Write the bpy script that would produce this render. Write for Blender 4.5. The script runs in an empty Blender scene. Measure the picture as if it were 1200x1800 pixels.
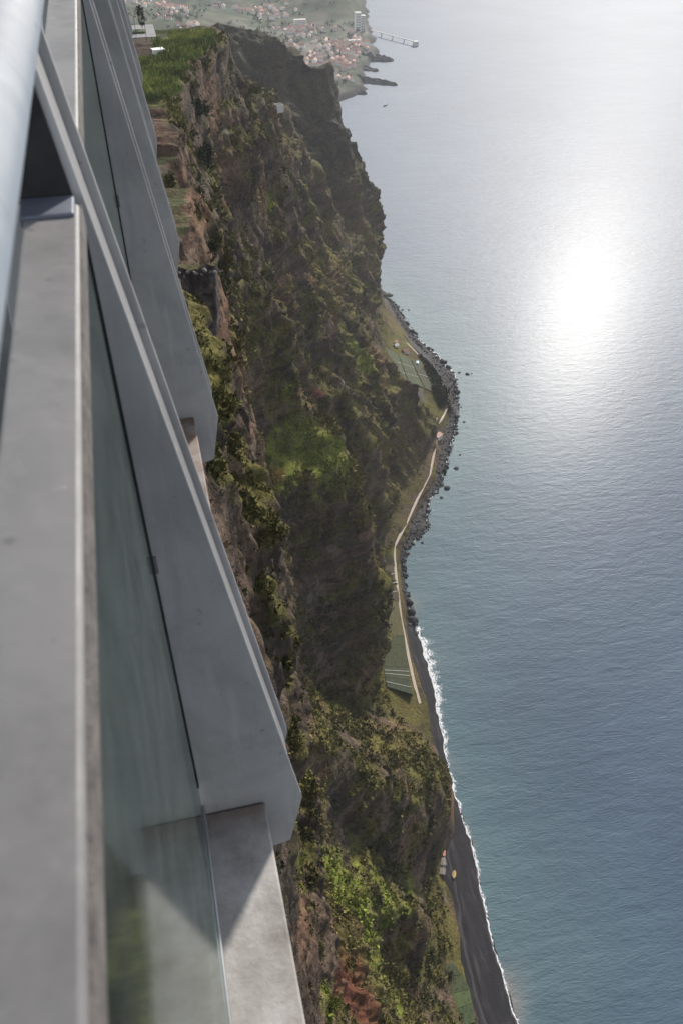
import bpy, bmesh, math, random
import numpy as np
from mathutils import Vector, Matrix, Quaternion

scene = bpy.context.scene
R_ = math.radians

# ---------------------------------------------------------------- camera
EYE = Vector((0, 0, 580))                     # above the sea, metres; +Y runs along the walkway, +X out to sea
YAW, PITCH, ROLL = .2393, .7284, .0077
fw = Vector((math.sin(YAW) * math.cos(PITCH), math.cos(YAW) * math.cos(PITCH), -math.sin(PITCH)))
rt = Vector((math.cos(YAW), -math.sin(YAW), 0)); up = rt.cross(fw)
rt, up = math.cos(ROLL) * rt + math.sin(ROLL) * up, -math.sin(ROLL) * rt + math.cos(ROLL) * up
cam_data = bpy.data.cameras.new('camera')
cam = bpy.data.objects.new('camera', cam_data)
scene.collection.objects.link(cam)
m = Matrix((rt, up, -fw)).transposed().to_4x4(); m.translation = EYE
cam.matrix_world = m
cam_data.sensor_fit = 'VERTICAL'; cam_data.sensor_height = 36; cam_data.sensor_width = 24
cam_data.lens = 29.31
cam_data.clip_start = .02; cam_data.clip_end = 60000
cam_data.dof.use_dof = True; cam_data.dof.focus_distance = 400; cam_data.dof.aperture_fstop = 11
scene.camera = cam

# ---------------------------------------------------------------- sky, sun, exposure
SUN_EL, SUN_AZ = R_(29.8), R_(31.2)            # azimuth from +Y towards +X
world = bpy.data.worlds.new('World'); scene.world = world; world.use_nodes = True
wn = world.node_tree; wn.nodes.clear()
sky = wn.nodes.new('ShaderNodeTexSky'); sky.sky_type = 'NISHITA'; sky.sun_disc = False
sky.sun_elevation = SUN_EL; sky.sun_rotation = SUN_AZ
sky.altitude = 300; sky.air_density = 1.0; sky.dust_density = .7; sky.ozone_density = 1.0
bg = wn.nodes.new('ShaderNodeBackground'); bg.inputs['Strength'].default_value = .115
wo = wn.nodes.new('ShaderNodeOutputWorld')
hs = wn.nodes.new('ShaderNodeHueSaturation'); hs.inputs['Saturation'].default_value = .4     # veiled, milky sky
wn.links.new(sky.outputs[0], hs.inputs['Color']); wn.links.new(hs.outputs[0], bg.inputs['Color']); wn.links.new(bg.outputs[0], wo.inputs['Surface'])
sun_data = bpy.data.lights.new('sun', 'SUN'); sun_data.energy = 3.2; sun_data.angle = R_(3.5); sun_data.color = (1, .94, .86)
sun = bpy.data.objects.new('sun', sun_data); scene.collection.objects.link(sun)
sv = Vector((math.sin(SUN_AZ) * math.cos(SUN_EL), math.cos(SUN_AZ) * math.cos(SUN_EL), math.sin(SUN_EL)))
sun.rotation_euler = sv.to_track_quat('Z', 'Y').to_euler(); sun.location = (300, 300, 900)
scene.view_settings.view_transform = 'Standard'; scene.view_settings.look = 'None'
scene.view_settings.gamma = 1; scene.view_settings.use_curve_mapping = False
scene.view_settings.exposure = .88
scene.render.engine = 'CYCLES'
cy = scene.cycles
cy.use_denoising = True; cy.max_bounces = 5; cy.diffuse_bounces = 2; cy.glossy_bounces = 2
cy.transmission_bounces = 4; cy.transparent_max_bounces = 10; cy.volume_bounces = 1
cy.sample_clamp_indirect = 4; cy.sample_clamp_direct = 0
cy.caustics_reflective = False; cy.caustics_refractive = False

# ---- terrain maths (numpy only) -------------------------------------------
_PERM = np.random.default_rng(11).permutation(512)
_GRAD = np.random.default_rng(12).normal(size=(512, 3))
_GRAD /= np.linalg.norm(_GRAD, axis=1)[:, None]

def perlin(x, y, z):
    x, y, z = np.broadcast_arrays(np.asarray(x, float), np.asarray(y, float), np.asarray(z, float))
    xi, yi, zi = np.floor(x).astype(int), np.floor(y).astype(int), np.floor(z).astype(int)
    xf, yf, zf = x - xi, y - yi, z - zi
    u, v, w = [t * t * t * (t * (t * 6 - 15) + 10) for t in (xf, yf, zf)]
    out = 0
    for dx in (0, 1):
        wx = u if dx else 1 - u
        for dy in (0, 1):
            wy = v if dy else 1 - v
            for dz in (0, 1):
                wz = w if dz else 1 - w
                h = _PERM[(_PERM[(_PERM[(xi + dx) & 511] + yi + dy) & 511] + zi + dz) & 511]
                g = _GRAD[h]
                out = out + wx * wy * wz * (g[..., 0] * (xf - dx) + g[..., 1] * (yf - dy) + g[..., 2] * (zf - dz))
    return out * 1.6

def fbm(x, y, z, octaves=4, gain=.5):
    s, a, k = 0, 1.0, 1.0
    for i in range(octaves):
        s = s + a * perlin(x * k + 17.3 * i, y * k - 9.1 * i, z * k + 4.7 * i)
        a *= gain; k *= 2.03
    return s

def ridged(x, y, z, octaves=4, gain=.5):
    s, a, k = 0, 1.0, 1.0
    for i in range(octaves):
        s = s + a * (1 - 2 * np.abs(perlin(x * k + 31.3 * i, y * k + 7.7 * i, z * k - 13.1 * i)))
        a *= gain; k *= 2.07
    return s

def sstep(a, b, t):
    t = np.clip((t - a) / (b - a), 0, 1)
    return t * t * (3 - 2 * t)

# cliff cross-sections: distance along the coast -> (height, seaward reach) pairs
STATIONS = [
 (40, [(575,-9),(560,-7),(540,-3),(480,1),(420,4),(378,7),(300,18),(200,45),(100,85),(40,108),(5,120)]),
 (60, [(575,-8),(560,-6),(540,-1),(480,3),(420,5),(378,8),(300,18),(200,45),(100,85),(40,108),(5,120)]),
 (100,[(575,-9),(545,-3),(500,4),(450,7),(400,9),(350,12),(300,14),(250,22),(200,40),(140,62),(80,90),(30,112),(5,120)]),
 (132,[(545,-8),(514,-3),(500,0),(450,5),(400,9),(350,13),(300,15),(250,24),(200,37),(150,50),(100,68),(60,84),(30,100),(15,114),(5,122)]),
 (150,[(520,-8),(511,-3),(500,1),(470,6),(450,9),(400,12),(350,14),(300,16),(250,25),(200,36),(150,46),(100,60),(60,75),(30,95),(15,113),(5,124)]),
 (172,[(520,0),(505,6),(470,11),(450,13),(400,14),(350,15),(300,17),(250,25),(200,33),(150,43),(110,56),(60,74),(30,95),(14,116),(5,125)]),
 (186,[(520,0),(500,7),(450,15),(400,17),(350,18),(300,19),(250,25),(200,33),(150,46),(118,66),(105,86),(90,92),(60,96),(40,96),(25,108),(8,122),(3,128)]),
 (200,[(520,0),(500,7),(450,17),(400,21),(350,22),(300,22),(250,25),(200,32),(150,45),(115,66),(100,80),(80,86),(50,93),(25,108),(10,124),(3,132)]),
 (215,[(505,2),(495,8),(450,14),(400,20),(350,23),(300,22),(250,25),(200,34),(150,50),(110,66),(80,78),(50,92),(25,110),(8,128),(3,134)]),
 (228,[(505,3),(495,8),(450,13),(400,17),(350,20),(300,20),(250,26),(200,36),(170,45),(140,56),(110,68),(80,80),(50,95),(25,114),(8,130),(3,136)]),
 (239,[(502,5),(496,9),(450,13),(400,17),(350,20),(300,21),(250,27),(215,36),(180,48),(150,62),(120,80),(90,95),(60,106),(40,110),(20,120),(5,132)]),
 (250,[(500,6),(497,10),(450,14),(400,17),(350,20),(300,23),(250,29),(215,38),(185,50),(155,68),(125,90),(98,108),(70,120),(40,124),(20,128),(5,136)]),
 (270,[(500,6),(494,11),(450,15),(400,18),(350,22),(300,25),(250,30),(215,36),(185,46),(158,62),(130,86),(105,108),(80,126),(50,139),(20,145),(5,150)]),
 (300,[(492,9),(489,13),(450,17),(400,21),(350,26),(300,29),(230,33),(180,38),(142,50),(116,72),(96,98),(76,124),(50,146),(20,156),(5,160)]),
 (340,[(487,12),(484,16),(450,20),(400,25),(300,33),(200,40),(120,52),(70,70),(45,100),(30,130),(17,152),(5,160)]),
 (370,[(486,17),(483,22),(450,26),(400,29),(300,35),(200,42),(130,50),(80,60),(40,85),(22,118),(12,136),(5,163)]),
 (388,[(485,20),(481,25),(440,30),(400,33),(330,37),(300,39),(250,43),(180,50),(130,58),(100,68),(60,84),(22,118),(12,135),(5,166)]),
 (399,[(484,22),(480,27),(440,31),(400,34),(330,38),(290,41),(262,44),(250,48),(244.7,57),(242,62),(228,63),(180,64),(130,68),(100,75),(60,88),(22,118),(12,135),(5,166)]),
 (411,[(483,25),(479,30),(440,34),(400,36),(340,40),(300,42),(268,45),(256,46),(252,55),(245,74),(239.5,88),(226,90),(163,98),(100,108),(50,114),(22,124),(12,138),(5,167)]),
 (423,[(483,28),(479,33),(440,36),(400,38),(340,42),(300,45),(275,47),(261,49),(255,62),(247,84),(239,104),(219,108.5),(163,120),(99,134),(50,137),(13,139),(5,168)]),
 (436,[(482,32),(478,38),(440,41),(400,42),(340,48),(305,52),(280,56),(268,60),(260,75),(252,96),(240,103),(219,107),(163,119),(99,133),(50,137),(13,140),(5,169)]),
 (450,[(482,37),(478,43),(440,45),(400,46),(360,52),(330,60),(300,66),(278,72),(266,80),(256,93),(229,103),(163,119),(100,133),(40,138),(13,142),(5,171)]),
 (475,[(480,43),(476,50),(440,51),(400,52),(370,57),(343,63),(300,73),(250,86),(200,100),(150,114),(100,125),(50,132),(15,144),(5,175)]),
 (500,[(478,46),(474,54),(440,56),(400,56),(370,58),(330,63),(250,72),(180,90),(100,116),(50,130),(15,160),(8,178),(4,181)]),
 (530,[(472,42),(466,54),(430,60),(400,62),(300,68),(200,82),(120,106),(60,132),(25,152),(14,164),(8,182),(4,186)]),
 (552,[(440,48),(432,62),(400,68),(300,76),(200,92),(150,102),(100,118),(60,137),(25,164),(12,184),(8,189),(4,193)]),
 (575,[(428,58),(420,74),(400,78),(350,80),(280,88),(230,97),(200,104),(188,128),(181,139),(160,152),(135,160),(105,164),(50,173),(15,186),(8,201),(4,205)]),
 (600,[(420,68),(412,84),(390,90),(350,93),(300,95),(220,110),(190,136),(130,160),(60,173),(20,194),(12,206),(9,219),(4,223)]),
 (625,[(414,80),(408,97),(390,100),(340,102),(280,106),(220,114),(170,138),(120,160),(80,178),(45,195),(20,212),(12,224),(9,236),(4,240)]),
 (660,[(404,66),(394,84),(350,98),(300,106),(220,120),(170,142),(120,168),(90,188),(60,207),(30,228),(14,242),(9,260),(4,264)]),
 (700,[(392,64),(382,84),(350,98),(300,112),(220,134),(170,157),(130,186),(100,210),(87,224),(60,240),(40,255),(20,268),(13,276),(8,281),(4,284)]),
 (735,[(382,66),(372,86),(350,100),(300,116),(220,146),(170,168),(130,198),(105,222),(85,236),(60,256),(45,270),(25,282),(14,290),(8,296),(4,300)]),
 (762,[(376,68),(366,88),(300,124),(200,158),(130,186),(90,205),(60,225),(40,248),(28,272),(16,300),(9,311),(4,315)]),
 (800,[(366,70),(356,90),(300,128),(200,164),(120,190),(80,210),(50,238),(35,265),(20,312),(10,328),(4,332)]),
 (860,[(360,74),(350,96),(300,136),(220,168),(140,200),(80,228),(50,250),(34,275),(20,314),(10,327),(4,331)]),
 (920,[(356,80),(346,108),(300,148),(240,178),(180,206),(120,234),(70,258),(40,282),(20,306),(10,318),(4,323)]),
 (1000,[(355,60),(346,86),(300,122),(250,165),(200,204),(150,240),(90,272),(40,296),(15,310),(8,318),(4,322)]),
 (1045,[(354,70),(347,92),(330,106),(300,128),(270,160),(250,186),(200,236),(150,264),(82,288),(40,304),(15,314),(5,320)]),
 (1080,[(353,110),(348,124),(330,148),(310,172),(290,206),(252,238),(214,262),(190,270),(147,288),(82,301),(20,312),(5,318)]),
 (1100,[(352,140),(347,152),(319,207),(296,248),(252,257),(218,266),(214,278),(192,277),(147,297),(82,307),(20,312),(5,316)]),
 (1125,[(345,130),(338,150),(319,200),(290,240),(252,252),(216,260),(190,270),(147,286),(82,296),(20,306),(5,318)]),
 (1180,[(310,60),(300,110),(260,150),(200,180),(100,220),(20,260),(5,270)]),
 (1300,[(250,-40),(200,20),(100,80),(20,150),(5,170)]),
]
ZTOP = np.array([(40,562),(60,556),(100,538),(126,520),(150,512),(172,506),(215,500),(250,498),(300,490),(340,485),(424,480),(475,477),(515,474),(535,466),(552,434),(575,421),(625,408),(700,384),(800,358),(920,348),(1000,348),(1050,353),(1080,360),(1096,356),(1106,345),(1125,332),(1180,304),(1300,210)], float)

def cliff_x(Y, Z):
    """seaward reach of the cliff at distance Y along the coast and height Z (arrays)"""
    Y, Z = np.broadcast_arrays(np.asarray(Y, float), np.asarray(Z, float))
    ys = np.array([s[0] for s in STATIONS], float)
    k = np.clip(np.searchsorted(ys, Y) - 1, 0, len(ys) - 2)
    t = np.clip((Y - ys[k]) / (ys[k + 1] - ys[k]), 0, 1)
    vals = []
    zz = np.linspace(-10, 600, 1221)
    for _, pr in STATIONS:
        a = np.array(sorted(pr), float)
        xx = np.interp(zz, a[:, 0], a[:, 1])
        lo = zz < a[0, 0]
        xx[lo] = a[0, 1] + (a[0, 0] - zz[lo]) * .5
        hi = zz > a[-1, 0]
        xx[hi] = a[-1, 1] - (zz[hi] - a[-1, 0]) * 2.0
        vals.append(xx)
    vals = np.array(vals)
    iz = np.clip((Z + 10) / .5, 0, 1219)
    i0 = iz.astype(int); ft = iz - i0
    def ev(kk): return vals[kk, i0] * (1 - ft) + vals[kk, i0 + 1] * ft
    return ev(k) * (1 - t) + ev(k + 1) * t

def cliff_grid(ncol=900, nrow=520):
    """cliff face as a grid of points (columns along the coast, rows from sea to rim), eroded along its normals"""
    Yf = np.concatenate([np.arange(40, 1300, 1.0), [1300.0]])
    ztf = np.interp(Yf, ZTOP[:, 0], ZTOP[:, 1])
    ztf = ztf + 2.2 * perlin(Yf / 14, .3, .9) + 1.2 * perlin(Yf / 5, 1.3, .9)
    v = np.linspace(0, 1, nrow)
    v = .35 * v ** 2 + .65 * v
    Zf = ztf[:, None] * v[None]
    Xf = cliff_x(Yf[:, None], Zf)
    k = np.array([1, 4, 6, 4, 1]) / 16                                     # round the hard creases a little
    Xp = np.pad(Xf, ((2, 2), (0, 0)), mode='edge')
    Xf = sum(k[j] * Xp[j:j + Xf.shape[0]] for j in range(5))
    w = 1 / (.45 + .0028 * Yf)
    P = np.zeros((ncol, nrow, 3))
    for j in range(nrow):
        ds = np.hypot(np.diff(Yf), np.diff(Xf[:, j]) * .9) * (w[1:] + w[:-1]) / 2
        s = np.concatenate([[0], np.cumsum(ds)])
        y = np.interp(np.linspace(0, s[-1], ncol), s, Yf)
        P[:, j, 0] = np.interp(y, Yf, Xf[:, j]); P[:, j, 1] = y; P[:, j, 2] = np.interp(y, Yf, Zf[:, j])
    # neighbouring rows share columns: smooth the column drift
    n = grid_normals(P)
    X, Y, Z = P[..., 0], P[..., 1], P[..., 2]
    far = np.clip(Y / 420, .5, 2.0)
    qx = X + 10 * perlin(X / 50, Y / 50, Z / 50); qy = Y + 10 * perlin(X / 50 + 9, Y / 50, Z / 50)
    rough = sstep(-.35, .45, perlin(X / 70 + 4, Y / 80, Z / 60))             # bare broken rock against smoother slopes
    nearw = 1 - sstep(330, 560, Y)                                            # lumpy close by, long ribs and gullies farther along
    g = (ridged(qx / 66, qy / 66, Z / 420, 2, .4) - .45) * 8.2 * far
    b = (ridged(qx / 25 + 1.7, qy / 25, Z / 260, 3, .5) - .4) * (3.4 + 2.2 * (1 - nearw)) * np.sqrt(far)
    m = fbm(qx / 26, qy / 26, Z / 40, 3, .45) * (1.7 + 1.5 * nearw) * far
    m2 = (ridged(qx / 14 + 3, qy / 14, Z / 40, 3, .5) - .35) * (.5 + .5 * nearw + 1.0 * rough) * np.sqrt(far)
    c = (ridged(qx / 8, qy / 8, Z / 110 + 2, 3, .55) - .4) * (.5 + 1.9 * rough) * np.clip(far, .6, 1.5)
    st = Z + 9 * perlin(X / 60, Y / 60, Z / 90)
    l = np.tanh(3.2 * perlin(qx / 70, qy / 70, st / 15)) * (1.0 + 2.4 * rough) + fbm(qx / 40, qy / 40, st / 6, 2, .55) * (.7 + 1.4 * rough)
    f = (ridged(X / 6.0, Y / 6.0, Z / 6.5, 3, .6) - .3) * (.25 + .45 * nearw + .9 * rough) * np.clip(far, .7, 1.2)
    m = m + b
    flat = 1 - .75 * sstep(.55, .9, n[..., 2])
    amp = flat * (.10 + .90 * sstep(6, 45, Z)) * (.3 + .7 * sstep(40, 110, Y))
    amp = amp * (1 - .6 * np.exp(-((Y - 275) / 45) ** 2) * sstep(200, 150, Z)) * (1 - .75 * np.exp(-((Y - 150) / 26) ** 2) * sstep(440, 480, Z))
    amp = amp * (1 - .7 * sstep(425, 465, Z) * sstep(300, 340, Y) * (1 - sstep(560, 600, Y)))            # the plateau rim stays put
    amp = amp * (1 - .8 * np.exp(-((Y - 420) / 24) ** 2 - ((Z - 251) / 20) ** 2) * sstep(40, 48, X))      # smooth grassy shoulder
    amp = amp * np.where(Y > 740, .12 + .88 * sstep(32, 85, Z), 1)                                       # level shelf by the shore
    disp = (g + m + m2 + c + l + f) * amp
    P = P + n * disp[..., None]
    P[..., 2] = np.maximum(P[..., 2], np.minimum(Z, 3.0))
    return P, n, rough, disp

def grid_normals(P):
    n = np.cross(np.gradient(P, axis=0), np.gradient(P, axis=1))
    n /= np.linalg.norm(n, axis=-1)[..., None] + 1e-9
    if n[..., 0].mean() < 0: n = -n
    return n
# ---- end terrain maths -----------------------------------------------------

# ---------------------------------------------------------------- helpers
COL = scene.collection
RNG = np.random.default_rng(5)
random.seed(5)

def tag(o, label=None, cat=None, group=None, kind=None):
    if label: o['label'] = label
    if cat: o['category'] = cat
    if group: o['group'] = group
    if kind: o['kind'] = kind
    return o

def empty(name, loc, rz=0):
    o = bpy.data.objects.new(name, None); COL.objects.link(o)
    o.location = loc; o.rotation_euler.z = rz; o.empty_display_size = .2
    return o

def link(name, me, mat=None, parent=None, smooth=False):
    if mat is not None:
        for mm in (mat if isinstance(mat, (list, tuple)) else [mat]): me.materials.append(mm)
    if smooth and len(me.polygons): me.polygons.foreach_set('use_smooth', [True] * len(me.polygons))
    o = bpy.data.objects.new(name, me); COL.objects.link(o)
    if parent is not None: o.parent = parent
    return o

def np_mesh(name, verts, faces, colors=None, attrs=None):
    """verts (n,3), faces (m,3|4) -> mesh, fast"""
    verts = np.asarray(verts, np.float32); faces = np.asarray(faces, np.int32)
    me = bpy.data.meshes.new(name); k = faces.shape[1]
    me.vertices.add(len(verts)); me.vertices.foreach_set('co', verts.ravel())
    me.loops.add(faces.size); me.loops.foreach_set('vertex_index', faces.ravel())
    me.polygons.add(len(faces)); me.polygons.foreach_set('loop_start', np.arange(0, faces.size, k, dtype=np.int32))
    me.update(calc_edges=True)
    if colors is not None:
        a = me.attributes.new('tint', 'FLOAT_COLOR', 'POINT')
        c = np.ones((len(verts), 4), np.float32); c[:, :3] = colors
        a.data.foreach_set('color', c.ravel())
    for kk, vv in (attrs or {}).items():
        a = me.attributes.new(kk, 'FLOAT', 'POINT'); a.data.foreach_set('value', np.asarray(vv, np.float32))
    return me

def grid_faces(nu, nv):
    i = np.arange(nu * nv).reshape(nu, nv)
    return np.stack([i[:-1, :-1], i[1:, :-1], i[1:, 1:], i[:-1, 1:]], -1).reshape(-1, 4)

def box_mesh(name, lo, hi, bevel=0.0, seg=2):
    bm = bmesh.new()
    bmesh.ops.create_cube(bm, size=1)
    c = (Vector(lo) + Vector(hi)) / 2; s = Vector(hi) - Vector(lo)
    for v in bm.verts: v.co = Vector((v.co.x * s.x, v.co.y * s.y, v.co.z * s.z)) + c
    if bevel: bmesh.ops.bevel(bm, geom=bm.edges[:], offset=bevel, segments=seg, affect='EDGES', profile=.5)
    me = bpy.data.meshes.new(name); bm.to_mesh(me); bm.free()
    return me

def prism_mesh(name, poly_xz, y0, y1, bevel=0.0):
    """outline in the X-Z plane, extruded along Y"""
    bm = bmesh.new()
    a = [bm.verts.new((x, y0, z)) for x, z in poly_xz]
    b = [bm.verts.new((x, y1, z)) for x, z in poly_xz]
    n = len(a)
    bm.faces.new(a); bm.faces.new(b[::-1])
    for i in range(n): bm.faces.new((a[i], b[i], b[(i + 1) % n], a[(i + 1) % n]))
    bmesh.ops.recalc_face_normals(bm, faces=bm.faces[:])
    if bevel: bmesh.ops.bevel(bm, geom=bm.edges[:], offset=bevel, segments=2, affect='EDGES', profile=.5)
    me = bpy.data.meshes.new(name); bm.to_mesh(me); bm.free()
    return me

class NT:
    """small helper round a material's node tree"""
    def __init__(self, name):
        self.mat = bpy.data.materials.new(name); self.mat.use_nodes = True
        self.t = self.mat.node_tree; self.t.nodes.clear()
        self.out = self.n('ShaderNodeOutputMaterial')
    def n(self, kind, **kw):
        nd = self.t.nodes.new(kind)
        for k, v in kw.items(): setattr(nd, k, v)
        return nd
    def l(self, a, b): self.t.links.new(a, b)
    def bsdf(self, **kw):
        b = self.n('ShaderNodeBsdfPrincipled')
        for k, v in kw.items(): b.inputs[k.replace('_', ' ')].default_value = v
        self.l(b.outputs[0], self.out.inputs['Surface']); self.b = b
        return b
    def obj(self, scale=(1, 1, 1), rot=(0, 0, 0)):
        tc = self.n('ShaderNodeTexCoord'); mp = self.n('ShaderNodeMapping')
        mp.inputs['Scale'].default_value = scale; mp.inputs['Rotation'].default_value = rot
        self.l(tc.outputs['Object'], mp.inputs['Vector']); return mp.outputs['Vector']
    def noise(self, vec, scale, detail=4, rough=.55, dist=0):
        nd = self.n('ShaderNodeTexNoise'); nd.inputs['Scale'].default_value = scale
        nd.inputs['Detail'].default_value = detail; nd.inputs['Roughness'].default_value = rough
        nd.inputs['Distortion'].default_value = dist
        if vec is not None: self.l(vec, nd.inputs['Vector'])
        return nd.outputs['Fac']
    def ramp(self, fac, stops):
        r = self.n('ShaderNodeValToRGB'); e = r.color_ramp.elements
        while len(e) < len(stops): e.new(.5)
        for el, (p, c) in zip(e, stops):
            el.position = p; el.color = (*c, 1) if len(c) == 3 else c
        self.l(fac, r.inputs['Fac']); return r.outputs['Color']
    def mix(self, fac, a, b, blend='MIX'):
        nd = self.n('ShaderNodeMix', data_type='RGBA', blend_type=blend)
        for s, v in (('Factor', fac), ('A', a), ('B', b)):
            sock = [i for i in nd.inputs if i.name == s and (i.type == ('VALUE' if s == 'Factor' else 'RGBA'))][0]
            if hasattr(v, 'is_linked'): self.l(v, sock)
            elif s == 'Factor': sock.default_value = v
            else: sock.default_value = (*v, 1)
        return [o for o in nd.outputs if o.type == 'RGBA'][0]
    def math(self, op, a, b=None):
        nd = self.n('ShaderNodeMath', operation=op)
        for i, v in enumerate((a, b)):
            if v is None: continue
            if hasattr(v, 'is_linked'): self.l(v, nd.inputs[i])
            else: nd.inputs[i].default_value = v
        return nd.outputs[0]
    def bump(self, h, strength=1, distance=1, prev=None):
        nd = self.n('ShaderNodeBump'); nd.inputs['Strength'].default_value = strength
        nd.inputs['Distance'].default_value = distance
        self.l(h, nd.inputs['Height'])
        if prev is not None: self.l(prev, nd.inputs['Normal'])
        return nd.outputs['Normal']
    def attr(self, name, out='Color'):
        nd = self.n('ShaderNodeAttribute', attribute_name=name); return nd.outputs[out]

def mat_tinted(name, speck_scale, lo, hi, rough=.95, bump=.0, bscale=1.0):
    """surface whose own colour is stored per point, with fine speckle and relief"""
    t = NT(name); t.bsdf(Roughness=rough)
    t.b.inputs['Specular IOR Level'].default_value = .12
    v = t.obj()
    k = t.ramp(t.noise(v, speck_scale, 6, .65), [(.3, (lo,) * 3), (.7, (hi,) * 3)])
    t.l(t.mix(1, t.attr('tint'), k, 'MULTIPLY'), t.b.inputs['Base Color'])
    if bump: t.l(t.bump(t.noise(v, bscale, 6, .65), 1, bump), t.b.inputs['Normal'])
    return t.mat

def mat_plain(name, base, var=.25, scale=3, rough=.85, bump=0, metallic=0, stretch=(1, 1, 1)):
    t = NT(name); t.bsdf(Roughness=rough, Metallic=metallic)
    t.b.inputs['Specular IOR Level'].default_value = .3
    v = t.obj(stretch)
    a = tuple(c * (1 - var) for c in base); b = tuple(min(1, c * (1 + var)) for c in base)
    t.l(t.ramp(t.noise(v, scale, 5, .6), [(.3, a), (.7, b)]), t.b.inputs['Base Color'])
    if bump: t.l(t.bump(t.noise(v, scale * 2, 5, .6), 1, bump), t.b.inputs['Normal'])
    return t.mat

M = {}
M['cliff'] = mat_tinted('cliff_rock_and_scrub', .55, .4, 1.55, .97, 1.6, .35)
M['far_land'] = mat_tinted('far_hillside', .02, .6, 1.35, .95)
M['leaf'] = mat_tinted('foliage', .9, .7, 1.25, .9)
M['rock'] = mat_plain('wet_basalt', (.035, .034, .036), .5, .8, .8, .25)
M['rock_far'] = mat_plain('promontory_basalt', (.05, .05, .05), .5, .05, .9)
M['stone'] = mat_plain('pale_stone', (.19, .17, .155), .4, 2.5, .9, .08)
M['path'] = mat_plain('path_concrete', (.42, .35, .30), .15, .4, .9)
M['wall_pale'] = mat_plain('limewash', (.55, .53, .48), .12, .8, .9)
M['wall_white'] = mat_plain('white_render', (.72, .71, .68), .08, .5, .9)
M['roof'] = mat_plain('terracotta_tiles', (.38, .20, .15), .25, 1.5, .9)
M['roof_pale'] = mat_plain('pale_tiles', (.44, .30, .25), .25, .5, .9)
M['roof_blue'] = mat_plain('blue_sheet', (.35, .52, .60), .1, 1, .6)
M['ochre'] = mat_plain('ochre_canvas', (.42, .30, .14), .3, 1, .9)
M['bark'] = mat_plain('bark', (.06, .045, .035), .3, 3, .95)
M['dark_pole'] = mat_plain('dark_metal', (.05, .05, .05), .2, 3, .6)
M['asphalt'] = mat_plain('worn_asphalt', (.22, .215, .21), .15, .3, .9)

# ---------------------------------------------------------------- shoreline
SHORE = np.array([(60,150),(143,152),(187,152),(228,158),(265,163),(298,163),(342,169),(402,179),(446,183),(480,183),(537,193),(563,205),(586,233),(628,250),(652,270),(718,306),(781,336),(854,357),(899,349),(946,340),(995,335),(1063,334),(1111,325),(1160,300),(1300,200)], float)
def shore_x(y):
    y = np.asarray(y, float)
    return np.interp(y, SHORE[:, 0], SHORE[:, 1]) + 1.6 * perlin(y / 13, .2, .4) + .8 * perlin(y / 4.5, .6, .1)

_zs = np.concatenate([np.arange(0, 60, .5), np.arange(60, 560, 4)])
def ground_z(x, y):
    """height of the cliff foot under a point near the shore"""
    xs = cliff_x(np.full(len(_zs), float(y)), _zs)
    i = np.argmax(xs <= x)
    if i == 0: return float(_zs[0])
    t = (xs[i - 1] - x) / max(1e-6, xs[i - 1] - xs[i])
    return float(_zs[i - 1] + t * (_zs[i] - _zs[i - 1]))

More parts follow.
